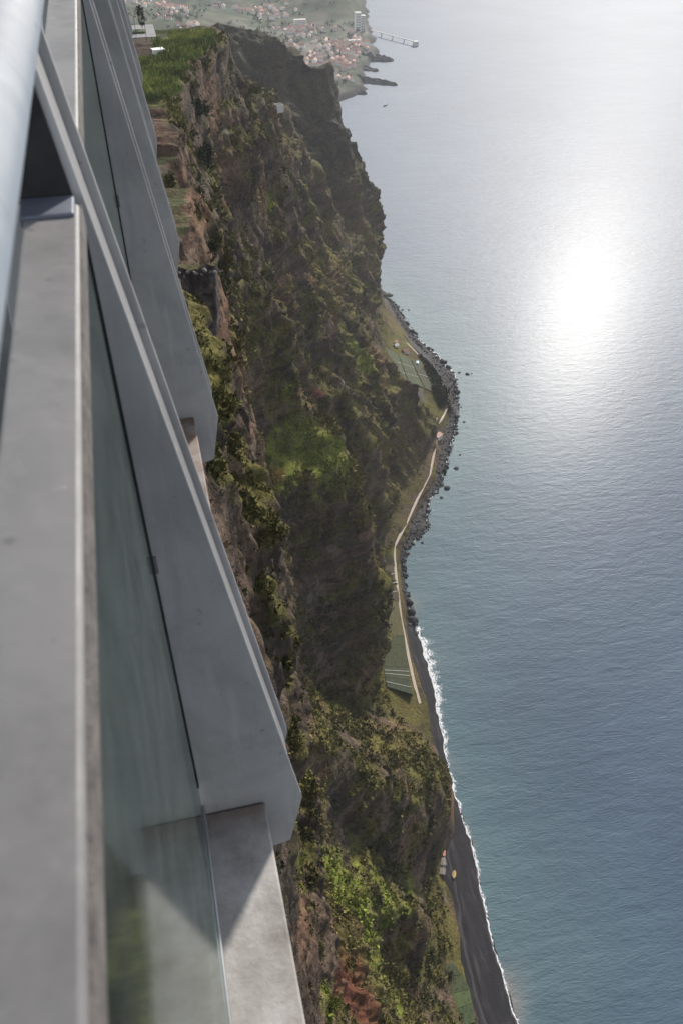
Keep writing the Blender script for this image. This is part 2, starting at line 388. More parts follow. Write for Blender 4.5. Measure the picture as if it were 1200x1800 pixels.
# ---------------------------------------------------------------- sea
def build_sea():
    xs = np.unique(np.concatenate([[-20000, -4000, -800, 0, 60], np.arange(100, 420, 4.0), np.arange(420, 900, 20.0), np.arange(900, 2000, 100), [3000, 6000, 20000]]))
    ys = np.unique(np.concatenate([[-20000, -4000, -600, 0, 40], np.arange(60, 1160, 6.0), np.arange(1160, 3000, 60.0), [4000, 6000, 10000, 20000]]))
    X, Y = np.meshgrid(xs, ys, indexing='ij')
    V = np.stack([X, Y, np.zeros_like(X)], -1)
    dist = X - np.interp(Y, SHORE[:, 0], SHORE[:, 1], left=150, right=200)
    dist = dist + 9 * fbm(X / 40, Y / 60, .5, 3)
    inr = (Y > -50) & (Y < 1200)
    shallow = np.where(inr, np.exp(-np.clip(dist, 0, None) / 75), 0)
    turbid = np.where(inr & (Y < 520), np.exp(-np.clip(dist, 0, None) / 9), 0) * sstep(-.1, .5, perlin(X / 50, Y / 45, 3.3))
    f = grid_faces(len(xs), len(ys))
    me = np_mesh('sea', V.reshape(-1, 3), f, attrs={'shallow': shallow.ravel(), 'turbid': turbid.ravel()})
    t = NT('sea_water')
    df = t.n('ShaderNodeBsdfDiffuse')
    lobes = []
    for r in (.62, .30, .20):                                              # scattered wind chop, ripples, smooth swell facets
        g = t.n('ShaderNodeBsdfGlossy', distribution='BECKMANN'); g.inputs['Roughness'].default_value = r; lobes.append(g)
    g1, g2, g3 = lobes
    ga = t.n('ShaderNodeMixShader'); ga.inputs[0].default_value = .10; gm = t.n('ShaderNodeMixShader'); gm.inputs[0].default_value = .042
    t.l(g1.outputs[0], ga.inputs[1]); t.l(g2.outputs[0], ga.inputs[2]); t.l(ga.outputs[0], gm.inputs[1]); t.l(g3.outputs[0], gm.inputs[2])
    fr = t.n('ShaderNodeFresnel'); fr.inputs['IOR'].default_value = 1.36; mx = t.n('ShaderNodeMixShader')
    deep, sh, tb = (.048, .080, .126), (.080, .136, .156), (.20, .19, .18)
    c = t.mix(t.attr('shallow', 'Fac'), deep, sh)
    c = t.mix(t.attr('turbid', 'Fac'), c, tb)
    patch = t.ramp(t.noise(t.obj(), .0045, 3, .5), [(.35, (.86, .88, .92)), (.65, (1.12, 1.1, 1.06))])
    streak = t.ramp(t.noise(t.obj((1, 4, 1), (0, 0, R_(30))), .012, 5, .6, .8), [(.35, (.90, .91, .93)), (.65, (1.08, 1.07, 1.05))])
    t.l(t.mix(1, t.mix(1, c, patch, 'MULTIPLY'), streak, 'MULTIPLY'), df.inputs['Color'])
    v1 = t.obj((1, 3.2, 1), (0, 0, R_(26)))
    v2 = t.obj((1, 2.3, 1), (0, 0, R_(44)))
    h = t.math('ADD', t.math('MULTIPLY', t.noise(v1, .030, 3, .55, .4), .40), t.math('MULTIPLY', t.noise(v2, .085, 4, .6, .6), .34))
    h = t.math('ADD', h, t.math('MULTIPLY', t.noise(v1, .26, 4, .6, .3), .21))
    nb = t.bump(h, 1, 1.0); hs = t.math('ADD', t.math('MULTIPLY', t.noise(v2, .085, 3, .6, .6), .10), t.math('MULTIPLY', t.noise(v2, .33, 4, .65, .3), .10)); ns = t.bump(hs, 1, 1.1)
    t.l(nb, g1.inputs['Normal']); t.l(nb, g2.inputs['Normal']); t.l(ns, g3.inputs['Normal']); t.l(nb, fr.inputs['Normal'])
    t.l(t.bump(h, 1, 2.4), df.inputs['Normal'])
    t.l(t.math('MINIMUM', t.math('MULTIPLY', fr.outputs[0], .75), .072), mx.inputs[0]); t.l(df.outputs[0], mx.inputs[1]); t.l(gm.outputs[0], mx.inputs[2])
    t.l(mx.outputs[0], t.out.inputs['Surface'])
    tag(link('sea', me, t.mat), kind='structure')

# ---------------------------------------------------------------- cliff and plateau
GREEN = np.array([(55,405,248,14),(65,420,253,16),(85,418,244,16),(98,426,240,12),(75,435,258,14),(48,415,262,8),(9,122,471,3),(65,468,327,5),(70,461,309,5),(71,438,289,5),(77,423,275,5),(32,153,228,15),(50,178,137,20),(52,156,136,20),(54,146,128,18),(66,190,110,16),(7,73,430,6),(11,69,353,8),(92,218,54,11),(41,397,335,7),(46,438,362,8),(74,554,364,10),(181,698,147,14),(193,699,132,11)], float)
OLIVE = np.array([(236,665,35,30),(210,616,17,23),(225,673,61,18),(247,665,17,18),(145,374,9,16),(132,305,81,18),(117,262,145,12),(150,340,30,16),(172,483,6,13),(160,444,7,12),(118,196,14,12),(118,221,18,12),(183,735,152,14),(99,427,248,7),(172,569,50,13),(50,453,382,8),(48,246,199,12),(12,110,373,6),(16,204,461,5),(158,568,146,10),(181,610,65,12)], float)
RED = np.array([(20,102,275,11),(27,108,238,15),(15,87,312,7),(81,441,282,4),(118,570,193,5),(142,583,179,4),(60,492,408,5),(79,241,173,5),(82,237,156,5),(38,110,206,10)], float)
GREY = np.array([(81,602,414,14),(77,556,410,13),(140,1010,348,20),(179,1020,327,24),(219,1028,293,22),(48,445,372,6),(48,448,445,5),(44,433,441,5),(77,400,139,9),(214,657,66,11),(258,1095,285,17),(9,118,459,4)], float)
DARK = np.array([(159,565,77,8),(88,182,61,15),(78,174,54,13),(87,217,63,11),(133,259,60,5)], float)

def zone(P, Z, soft=.5):
    """0..1 coverage by irregular patches round the given points"""
    w = np.zeros(P.shape[:-1])
    wob = 1 + .55 * fbm(P[..., 0] / 9, P[..., 1] / 9, P[..., 2] / 9, 2)
    for x, y, z, r in Z:
        d = np.sqrt(((P - (x, y, z)) ** 2).sum(-1)) / r
        w = np.maximum(w, 1 - sstep(1 - soft, 1 + soft, d * wob))
    return w

def mixc(a, b, w): return a * (1 - w[..., None]) + np.asarray(b) * w[..., None]

CL = {}
def build_cliff():
    P, n0, rough, disp = cliff_grid()
    n = grid_normals(P)
    X, Y, Z = P[..., 0], P[..., 1], P[..., 2]
    nz = n[..., 2]
    n1 = fbm(X / 30, Y / 30, Z / 30, 4); n2 = fbm(X / 7, Y / 7, Z / 7, 3); n3 = fbm(X / 55 + 3, Y / 55, Z / 80, 3)
    st = Z + 7 * perlin(X / 60, Y / 60, Z / 90)
    bands = fbm(X / 90, Y / 90, st / 7, 3)
    crest = sstep(.0, 3.5, disp) ; gully = sstep(.0, -4.5, disp)
    c = np.zeros(P.shape) + (.138, .098, .083)
    c = mixc(c, (.062, .050, .048), sstep(-.15, .35, n1))
    c = mixc(c, (.200, .118, .086), sstep(.10, .45, n3) * .8)
    c = mixc(c, (.048, .040, .037), sstep(.08, .35, bands) * .7)
    c = mixc(c, (.190, .160, .140), sstep(.22, .5, -bands) * .45)
    patch = perlin(X / 34 + 2, Y / 34, Z / 30) + .6 * perlin(X / 13, Y / 13 + 5, Z / 11)
    veg = sstep(.25, .50, -.16 * (1 - sstep(230, 330, Y)) * sstep(240, 300, Z) + nz * .75 + .42 * patch + .16 * n2 + .10 * crest)
    vegc = np.zeros(P.shape) + (.080, .070, .032)
    vegc = mixc(vegc, (.040, .042, .023), sstep(0, .4, n2 + .5 * n1))
    vegc = mixc(vegc, (.140, .112, .052), sstep(.05, .45, n3 - .3 * n2) * .8)
    vegc = mixc(vegc, (.125, .118, .038), np.maximum(sstep(.35, .7, nz), crest * .8) * sstep(-.3, .3, patch))
    c = mixc(c, vegc, veg * .9)
    gz = zone(P, GREEN, .32); oz = zone(P, OLIVE); rz = zone(P, RED, .35); kz = zone(P, GREY); dz = zone(P, DARK)
    c = mixc(c, (.118, .100, .042), oz * (.45 + .35 * sstep(-.4, .4, n2)))
    c = mixc(c, (.195, .225, .048), gz * (.4 + .6 * sstep(-.4, .3, n2)))
    c = mixc(c, (.170, .158, .148), kz * (.25 + .75 * sstep(-.15, .3, bands + n2)))
    c = mixc(c, (.046, .040, .036), dz * .8)
    c = mixc(c, (.125, .044, .034), rz * .85)
    # grey-violet basalt on the headland, dusty talus at the foot of the far slopes
    c = mixc(c, (.050, .048, .049), sstep(850, 1000, Y) * sstep(100, 240, Z) * .7)
    foot = sstep(40, 10, Z) * sstep(560, 620, Y) * (1 - sstep(730, 760, Y))
    c = mixc(c, (.105, .082, .072), foot * sstep(-.2, .3, n1) * .8)
    veg = np.clip(np.maximum(veg, np.maximum(gz, oz)) * (1 - rz) * (1 - .7 * kz), 0, 1)
    nc, nr = X.shape
    # rim rows running inland from the cliff top
    d = np.concatenate([[1.5, 3, 5, 7.5, 10, 13, 16, 20, 24, 28, 33, 38], np.linspace(45, 320, 16)])
    e = P[:, -1]
    headl = sstep(620, 760, e[:, 1])[:, None] * d[None]
    zt = e[:, 2][:, None] - .42 * np.minimum(headl, 70) - .12 * headl + 1.2 * fbm(e[:, 0][:, None] / 20 - d / 20, e[:, 1][:, None] / 20, .4, 3) * sstep(0, 8, d)
    near = 1 - sstep(90, 160, e[:, 1])
    zt = np.minimum(zt, 566)
    T = np.stack([e[:, 0][:, None] - d[None], np.repeat(e[:, 1][:, None], len(d), 1), zt], -1)
    tn = fbm(T[..., 0] / 8, T[..., 1] / 8, .7, 3)
    tc = np.zeros(T.shape) + (.060, .070, .030)
    tc = mixc(tc, (.10, .085, .05), sstep(0, .5, tn))
    y = T[..., 1]
    brown = sstep(243, 247, y) * (1 - sstep(338, 342, y))
    tc = mixc(tc, (.125, .080, .062), brown)
    rows = (np.sin(y * 2.6) > .2) * .25 + .85
    tc = np.where(brown[..., None] > .5, tc * rows[..., None], tc)
    tc = mixc(tc, (.085, .105, .035), brown * sstep(318, 324, y) * .8)
    gr = sstep(340, 344, y) * (1 - sstep(484, 490, y))
    tc = mixc(tc, (.095, .130, .034), gr)
    soil = gr * sstep(19, 15, T[..., 0]) * sstep(428, 432, y)
    tc = mixc(tc, (.075, .052, .042), soil)
    tc = mixc(tc, (.075, .068, .055), sstep(900, 980, y) * .8)
    V = np.concatenate([P, T], 1); C_ = np.concatenate([c, tc], 1)
    me = np_mesh('cliff', V.reshape(-1, 3), grid_faces(nc, V.shape[1]), colors=np.clip(C_ * (.80, .77, .66), .006, .6).reshape(-1, 3))
    tag(link('cliff', me, M['cliff'], smooth=False), kind='structure')
    CL.update(P=P, n=n, veg=veg, col=c, green=gz, olive=oz, T=T, rough=rough)

# ---------------------------------------------------------------- foliage
def leaf_cloud(cent, nrm, size, col, nleaf, aspect=.5, spread=.6, upright=.3, rng=RNG):
    """clumps of separate leaf faces; returns verts, quads, colours"""
    n = len(cent)
    C0 = np.repeat(cent, nleaf, 0); N0 = np.repeat(nrm, nleaf, 0); S0 = np.repeat(size, nleaf)
    off = rng.normal(size=(n * nleaf, 3)); off /= np.linalg.norm(off, axis=1)[:, None]
    off = off + N0 * .45
    rad = rng.uniform(.25, 1, n * nleaf) ** .6
    ctr = C0 + off * (rad * S0 * spread)[:, None]
    a = off + rng.normal(size=off.shape) * .6; a[:, 2] += upright * 1.5
    a /= np.linalg.norm(a, axis=1)[:, None]
    b = np.cross(a, rng.normal(size=a.shape)); b /= np.linalg.norm(b, axis=1)[:, None] + 1e-9
    L = S0 * rng.uniform(.35, .75, len(S0)); W = L * aspect
    q = np.stack([ctr - a * (L * .5)[:, None] - b * (W * .25)[:, None], ctr - a * (L * .1)[:, None] + b * (W * .6)[:, None],
                  ctr + a * (L * .6)[:, None] + b * (W * .1)[:, None], ctr - b * (W * .6)[:, None]], 1)
    col = np.repeat(col, nleaf, 0) * rng.uniform(.65, 1.35, (n * nleaf, 1))
    V = q.reshape(-1, 3)
    F = np.arange(len(V)).reshape(-1, 4)
    return V, F, np.repeat(col, 4, 0)

def foliage_object(name, clouds, parent=None, mat=None):
    V, F, K, o = [], [], [], 0
    for v, f, k in clouds:
        V.append(v); F.append(f + o); K.append(k); o += len(v)
    me = np_mesh(name, np.concatenate(V), np.concatenate(F), colors=np.clip(np.concatenate(K), .008, .6))
    return link(name, me, mat or M['leaf'], parent)

def build_scrub():
    P, n, veg, col = CL['P'], CL['n'], CL['veg'], CL['col']
    d1 = P[1:, :-1] - P[:-1, :-1]; d2 = P[:-1, 1:] - P[:-1, :-1]
    area = np.linalg.norm(np.cross(d1, d2), axis=-1)
    Y = P[:-1, :-1, 1]; Z = P[:-1, :-1, 2]; X = P[:-1, :-1, 0]
    dist = np.sqrt(X ** 2 + Y ** 2 + (580 - Z) ** 2)
    facing = -((P[:-1, :-1] - (0, 0, 580)) * n[:-1, :-1]).sum(-1) / dist
    dens = area * (veg[:-1, :-1] ** 1.3 * .96 + .025) * (facing > -.1) / np.clip(dist / 180, .7, None) ** 1.7
    dens *= 1 - .6 * sstep(600, 820, dist)
    dens *= sstep(-.25, .35, fbm(X / 9, Y / 9, Z / 9, 3)) + .08
    dens *= (Z > np.where(Y > 745, 45, 12)) & (Y > 45)
    idx_all = []
    pr = (dens / dens.sum()).ravel()
    def pickn(k, mask=None):
        p = pr if mask is None else pr * mask.ravel()
        return RNG.choice(len(pr), k, p=p / p.sum())
    clouds = []
    flatP = P[:-1, :-1].reshape(-1, 3); D1 = d1.reshape(-1, 3); D2 = d2.reshape(-1, 3); NN = n[:-1, :-1].reshape(-1, 3)
    cc = col[:-1, :-1].reshape(-1, 3); GG = CL['green'][:-1, :-1].ravel(); OO = CL['olive'][:-1, :-1].ravel(); DD = dist.ravel()
    for k, nleaf, smin, smax, asp, mask in ((78000, 5, .6, 1.5, .55, None), (12000, 10, 1.2, 2.6, .6, None), (9000, 9, .4, 1.0, .22, (dist < 330))):
        i = pickn(k, mask)
        pos = flatP[i] + D1[i] * RNG.random((k, 1)) + D2[i] * RNG.random((k, 1))
        dk = np.clip(DD[i] / 380, .35, 2.3)
        size = RNG.uniform(smin, smax, k) * dk ** .75 * (1 - .5 * sstep(620, 900, DD[i])) * RNG.choice([.7, 1, 1.35], k)
        base = np.array([(.072, .076, .032), (.130, .112, .050), (.032, .035, .020), (.210, .170, .085), (.170, .112, .076), (.085, .108, .036)])[RNG.choice(6, k, p=[.24, .20, .24, .14, .12, .06])]
        base = base * .5 + cc[i] * .62
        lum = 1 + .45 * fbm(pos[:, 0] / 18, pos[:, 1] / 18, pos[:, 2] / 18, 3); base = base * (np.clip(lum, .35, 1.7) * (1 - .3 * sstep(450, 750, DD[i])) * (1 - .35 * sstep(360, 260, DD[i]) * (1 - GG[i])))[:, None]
        g = GG[i][:, None]; o = OO[i][:, None]
        g = g * RNG.uniform(.3, .95, (k, 1)); base = base * (1 - g) + np.array((.200, .232, .052)) * g
        base = base * (1 - .5 * o) + np.array((.125, .108, .044)) * .5 * o
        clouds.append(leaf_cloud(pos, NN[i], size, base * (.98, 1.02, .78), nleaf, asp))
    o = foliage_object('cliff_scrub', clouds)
    tag(o, 'scrub and grass tufts covering the cliff face', 'scrub', kind='stuff')

def build_cane():
    """tall cane field on the plateau behind the cliff rim"""
    T = CL['T']; e = CL['P'][:, -1]
    k = 5200
    y = RNG.uniform(342, 486, k); ex = np.interp(y, e[:, 1], e[:, 0]); ez = np.interp(y, e[:, 1], e[:, 2])
    x = ex - RNG.uniform(.3, 1, k) ** .8 * RNG.uniform(0, 48, k) - .3
    keep = ~((x < 17) & (y > 428)) & ~((x < 26) & (y > 470)); keep &= fbm(x / 9, y / 9, .3, 2) > -.55
    x, y, ez = x[keep], y[keep], ez[keep]; k = len(x)
    n2 = fbm(x / 16, y / 16, .8, 3)
    cc = np.array((.150, .185, .048))[None] * np.clip(1 + .8 * n2[:, None] + .3 * RNG.normal(size=(k, 1)), .25, 1.8); cc[:, 0] += .03 * sstep(.1, .5, n2)
    cent = np.stack([x, y, ez + 1.0], 1)
    cl = leaf_cloud(cent, np.tile((0, 0, 1.0), (k, 1)), RNG.uniform(1.8, 3.2, k), cc, 9, .22, .5, 1.2)
    tag(foliage_object('cane_field', [cl]), 'bright green cane field on the plateau above the cliff', 'crop', kind='stuff')

def shrub(name, pos, r, col, label, cat, nclump=26, nleaf=14, aspect=.45, upright=.4, trunk=None, group=None):
    """one plant: trunk or stem with limbs, and a crown of leaf clumps"""
    root = empty(name, pos); tag(root, label, cat, group)
    h = trunk if trunk else r * .5
    bm = bmesh.new()
    def limb(a, b, ra, rb):
        a, b = Vector(a), Vector(b); ax = (b - a).normalized(); s = ax.orthogonal().normalized(); t = ax.cross(s)
        ring = []
        for c, rr in ((a, ra), (b, rb)):
            ring.append([bm.verts.new(c + (s * math.cos(j * math.pi / 3) + t * math.sin(j * math.pi / 3)) * rr) for j in range(6)])
        for j in range(6): bm.faces.new((ring[0][j], ring[0][(j + 1) % 6], ring[1][(j + 1) % 6], ring[1][j]))
    limb((0, 0, -.6 * r), (0, 0, h), r * .09, r * .055)
    cen = []
    for j in range(nclump):
        u = RNG.normal(size=3); u /= np.linalg.norm(u); u[2] = abs(u[2]) * .9 - .15
        cen.append(np.array((0, 0, h)) + u * r * RNG.uniform(.25, .85))
    for j in range(5): limb((0, 0, h * .8), tuple(cen[j]), r * .045, r * .015)
    me = bpy.data.meshes.new('trunk'); bm.to_mesh(me); bm.free()
    link('trunk', me, M['bark'], root)
    cen = np.array(cen); nr_ = cen - (0, 0, h); nr_ /= np.linalg.norm(nr_, axis=1)[:, None] + 1e-6
    cl = leaf_cloud(cen, nr_, np.full(nclump, r * .55), np.tile(col, (nclump, 1)) * RNG.uniform(.7, 1.3, (nclump, 1)), nleaf, aspect, .75, upright)
    foliage_object('crown', [cl], root)
    return root

# ---------------------------------------------------------------- beach, surf, boulders
def build_beach():
    ys = np.arange(90, 560, 2.0); nv = 40
    back = np.interp(ys, [90, 148, 185, 232, 264, 287, 330, 379, 408, 478, 534, 560], [112, 112, 114, 120, 126, 138, 148, 150, 156, 164, 176, 188])
    sx = shore_x(ys)
    t = np.linspace(0, 1, nv)
    X = back[:, None] * (1 - t) + (sx[:, None] + 6) * t
    Y = np.repeat(ys[:, None], nv, 1)
    u = (X - back[:, None]) / (sx - back)[:, None]
    Z = 6.2 * (1 - u) ** .8 - 0.0
    Z = np.where(u > 1, -(u - 1) * 9, 6.0 * np.clip(1 - u, 0, 1) ** .85) + .35 * fbm(X / 14, Y / 26, .3, 3) * sstep(1, .8, u)
    berm = .7 * np.exp(-((u - .55 - .05 * perlin(Y / 80, .2, .1)) / .05) ** 2)
    Z = Z + berm
    me = np_mesh('beach', np.stack([X, Y, Z], -1).reshape(-1, 3), grid_faces(len(ys), nv), attrs={'across': u.ravel()})
    tt = NT('black_pebble_beach'); tt.bsdf(Roughness=.9); tt.b.inputs['Specular IOR Level'].default_value = .25
    v = tt.obj((1, .16, 1)); v2 = tt.obj()
    w = tt.ramp(tt.noise(v, .22, 4, .6, .5), [(.40, (.017, .016, .018)), (.56, (.024, .022, .025)), (.64, (.042, .039, .041))])
    s = tt.ramp(tt.noise(v2, 1.4, 3, .7), [(.35, (.8,) * 3), (.74, (1.15,) * 3), (.80, (2.2,) * 3)])
    k = tt.mix(1, w, s, 'MULTIPLY')
    a = tt.attr('across', 'Fac')
    line = tt.n('ShaderNodeMapRange'); tt.l(tt.math('ABSOLUTE', tt.math('SUBTRACT', tt.math('ADD', a, tt.math('MULTIPLY', tt.noise(tt.obj((1, .3, 1)), .05, 2), .22)), .58)), line.inputs[0])
    line.inputs[1].default_value = .028; line.inputs[2].default_value = .008; line.inputs[3].default_value = 0; line.inputs[4].default_value = .75
    k = tt.mix(line.outputs[0], k, (.062, .058, .057))
    tt.l(k, tt.b.inputs['Base Color'])
    tt.l(tt.bump(tt.noise(v2, .8, 5, .7), 1, .35), tt.b.inputs['Normal'])
    tag(link('beach', me, tt.mat, smooth=True), kind='structure')

def build_surf():
    ys = np.arange(120, 1120, 1.0); nv = 30
    sx = shore_x(ys)
    wid = np.interp(ys, [120, 200, 260, 330, 380, 420, 450, 475, 490, 530, 600, 840, 870, 900, 950, 1000, 1120], [2.6, 2.6, 3.6, 5.5, 9, 12, 11, 8, 3.5, 2.2, 2, 2.2, 7, 9, 3.5, 2, 2])
    t = np.linspace(0, 1, nv)
    wob = 1 + .5 * perlin(ys / 9, .3, .8) + .3 * perlin(ys / 3.2, .1, .4)
    X = sx[:, None] - 2.2 + (wid * wob)[:, None] * t[None] * 1.35
    Y = np.repeat(ys[:, None], nv, 1)
    Z = .10 + .35 * np.exp(-((t - .25) / .18) ** 2)[None] * np.ones_like(X) + .12 * perlin(X / 2, Y / 2, .2)
    Z[:, 0] = .55; Z[:, 1] = .4
    fr = np.repeat(t[None], len(ys), 0)
    me = np_mesh('surf', np.stack([X, Y, Z], -1).reshape(-1, 3), grid_faces(len(ys), nv), attrs={'reach': fr.ravel()})
    tt = NT('sea_foam'); d = tt.n('ShaderNodeBsdfDiffuse'); d.inputs['Color'].default_value = (.78, .79, .80, 1)
    tr = tt.n('ShaderNodeBsdfTransparent'); mx = tt.n('ShaderNodeMixShader')
    v = tt.obj((1, .55, 1))
    nn = tt.noise(v, .55, 7, .7, 1.2)
    r = tt.attr('reach', 'Fac')
    fall = tt.n('ShaderNodeMapRange'); tt.l(r, fall.inputs[0])
    fall.inputs[1].default_value = 0; fall.inputs[2].default_value = 1; fall.inputs[3].default_value = .26; fall.inputs[4].default_value = -.22
    mask = tt.n('ShaderNodeMapRange'); tt.l(tt.math('ADD', nn, fall.outputs[0]), mask.inputs[0])
    mask.inputs[1].default_value = .50; mask.inputs[2].default_value = .66; mask.inputs[3].default_value = 0; mask.inputs[4].default_value = .92
    tt.l(mask.outputs[0], mx.inputs[0]); tt.l(tr.outputs[0], mx.inputs[1]); tt.l(d.outputs[0], mx.inputs[2])
    tt.l(mx.outputs[0], tt.out.inputs['Surface'])
    tag(link('surf', me, tt.mat, smooth=True), 'white surf breaking along the black beach', 'surf', kind='stuff')

def rock_mesh(name, seed, sub=2):
    bm = bmesh.new(); bmesh.ops.create_icosphere(bm, subdivisions=sub, radius=1)
    for v in bm.verts:
        c = np.array(v.co)
        k = 1 + .34 * float(perlin(c[0] * 1.1 + seed, c[1] * 1.1, c[2] * 1.1)) + .2 * float(perlin(c[0] * 2.7, c[1] * 2.7 + seed, c[2] * 2.7))
        v.co = v.co * k; v.co.z *= .72
    me = bpy.data.meshes.new(name); bm.to_mesh(me); bm.free(); me.materials.append(M['rock'])
    return me

def build_rocks():
    metas = [rock_mesh('rock', s * 3.7) for s in range(6)]
    spots = [(329,1114,2.2,'off the far end of the curved shore'),(334,1083,4.6,'off the far end of the curved shore'),(329,1058,2.4,'off the far end of the curved shore'),(349,1034,1.6,'off the far end of the curved shore'),(340,1036,1.8,'off the far end of the curved shore'),(336,944,2.4,'close in beside the fields'),(348,922,2.4,'close in beside the fields'),
             (364,860,1.8,'off the bulge of the shore'),(373,854,2.9,'off the bulge of the shore'),(379,854,1.2,'off the bulge of the shore'),(356,845,1.4,'off the bulge of the shore'),(333,755,1.6,'off the stony shore below the path'),(307,696,1.3,'off the stony shore below the path'),(295,674,2.5,'off the stony shore below the path'),(286,677,1.6,'off the stony shore below the path'),(270,650,2.4,'off the stony shore below the path'),(274,644,3.2,'off the stony shore below the path'),(263,630,1.8,'off the stony shore below the path'),(222,568,1.6,'off the stony shore below the path')]
    for i, (x, y, r, where) in enumerate(spots):
        o = bpy.data.objects.new('sea_rock', metas[i % 6]); COL.objects.link(o)
        o.location = (x, y, .1 * r); o.scale = (r, r * random.uniform(.8, 1.2), r * random.uniform(.6, .9)); o.rotation_euler.z = random.uniform(0, 6)
        tag(o, 'small black rock standing in the sea ' + where, 'rock', 'rocks in the sea ' + where)
    o = bpy.data.objects.new('sea_rock', metas[1]); COL.objects.link(o); o.location = (183, 469, .6); o.scale = (4.4, 3.6, 3.4)
    tag(o, 'large black rock in the white surf at the start of the beach', 'rock')
    # boulder bank
    base = bmesh.new(); bmesh.ops.create_icosphere(base, subdivisions=1, radius=1)
    bv = np.array([v.co[:] for v in base.verts]); bf = np.array([[v.index for v in f.verts] for f in base.faces]); base.free()
    k = 6500
    y = RNG.uniform(455, 1105, k); sx = shore_x(y)
    w = np.interp(y, [455, 480, 540, 570, 600, 640, 700, 780, 850, 900, 1000, 1105], [10, 11, 13, 17, 22, 24, 22, 24, 26, 17, 14, 8])
    u = RNG.uniform(0, 1, k) ** .8
    dens = sstep(-.5, .2, perlin(y / 30, u * 2, .4)) ; keep = RNG.random(k) < (.35 + .65 * dens); y, sx, w, u = y[keep], sx[keep], w[keep], u[keep]; k = len(y)
    x = sx + 2.5 - u * w
    z = np.clip(u * w * .28 - .6, -.3, 6)
    s = RNG.lognormal(-.75, .45, k) * np.where(RNG.random(k) < .12, 2.2, 1) * np.where(u < .25, 1.7, .8)
    V = bv[None] * (1 + .25 * RNG.normal(size=(k, len(bv), 1))) * (s[:, None] * RNG.uniform(.7, 1.2, (k, 3)))[:, None] + np.stack([x, y, z], 1)[:, None]
    F = bf[None] + (np.arange(k) * len(bv))[:, None, None]
    c = np.array((.040, .038, .040)) * RNG.uniform(.5, 1.8, (k, 1)); c[RNG.random(k) < .12] *= 2.2
    me = np_mesh('boulder_bank', V.reshape(-1, 3), F.reshape(-1, 3), colors=np.repeat(c, len(bv), 0))
    tag(link('boulder_bank', me, M['leaf']), 'bank of dark boulders along the curved shore', 'boulders', kind='stuff')
    # bank under the boulders
    ys = np.arange(455, 1112, 3.0); sxx = shore_x(ys); ww = np.interp(ys, [455, 540, 600, 780, 850, 900, 1000, 1112], [14, 17, 28, 30, 32, 24, 20, 12]); t = np.linspace(-.18, 1, 14)
    X = sxx[:, None] - t[None] * ww[:, None]; Y = np.repeat(ys[:, None], 14, 1); Z = np.clip(t, -.2, 1)[None] * ww[:, None] * .28 + .3 * fbm(X / 5, Y / 5, .2, 3)
    me = np_mesh('shingle_bank', np.stack([X, Y, Z], -1).reshape(-1, 3), grid_faces(len(ys), 14))
    tag(link('shingle_bank', me, mat_plain('dark_shingle', (.050, .046, .047), .45, .5, .9, .3)), kind='structure')

# ---------------------------------------------------------------- path, fields and houses on the shelf
def ribbon(name, pts, width, mat, lift=.5, wall=1.6, kind=None, parent=None):
    pts = [Vector((x, y, 0)) for x, y in pts]
    dense = []
    for a, b in zip(pts, pts[1:]):
        k = max(2, int((b - a).length / 5))
        dense += [a.lerp(b, j / k) for j in range(k)]
    dense.append(pts[-1])
    bm = bmesh.new(); prev = None
    zs = [ground_z(p.x, p.y) for p in dense]
    zs = np.convolve(np.pad(zs, 3, mode='edge'), np.ones(7) / 7, 'valid')
    for i, p in enumerate(dense):
        d = (dense[min(i + 1, len(dense) - 1)] - dense[max(i - 1, 0)]).normalized(); s = Vector((d.y, -d.x, 0)) * width / 2
        z = float(zs[i]) + lift
        ring = [bm.verts.new((*(p - s).xy, z)), bm.verts.new((*(p + s).xy, z)), bm.verts.new((*(p + s * 1.1).xy, z - wall)), bm.verts.new((*(p - s * 1.1).xy, z - wall))]
        if prev:
            for j in range(4): bm.faces.new((prev[j], prev[(j + 1) % 4], ring[(j + 1) % 4], ring[j]))
        prev = ring
    bmesh.ops.recalc_face_normals(bm, faces=bm.faces[:])
    me = bpy.data.meshes.new(name); bm.to_mesh(me); bm.free()
    o = link(name, me, mat, parent)
    if kind: tag(o, kind=kind)
    return o

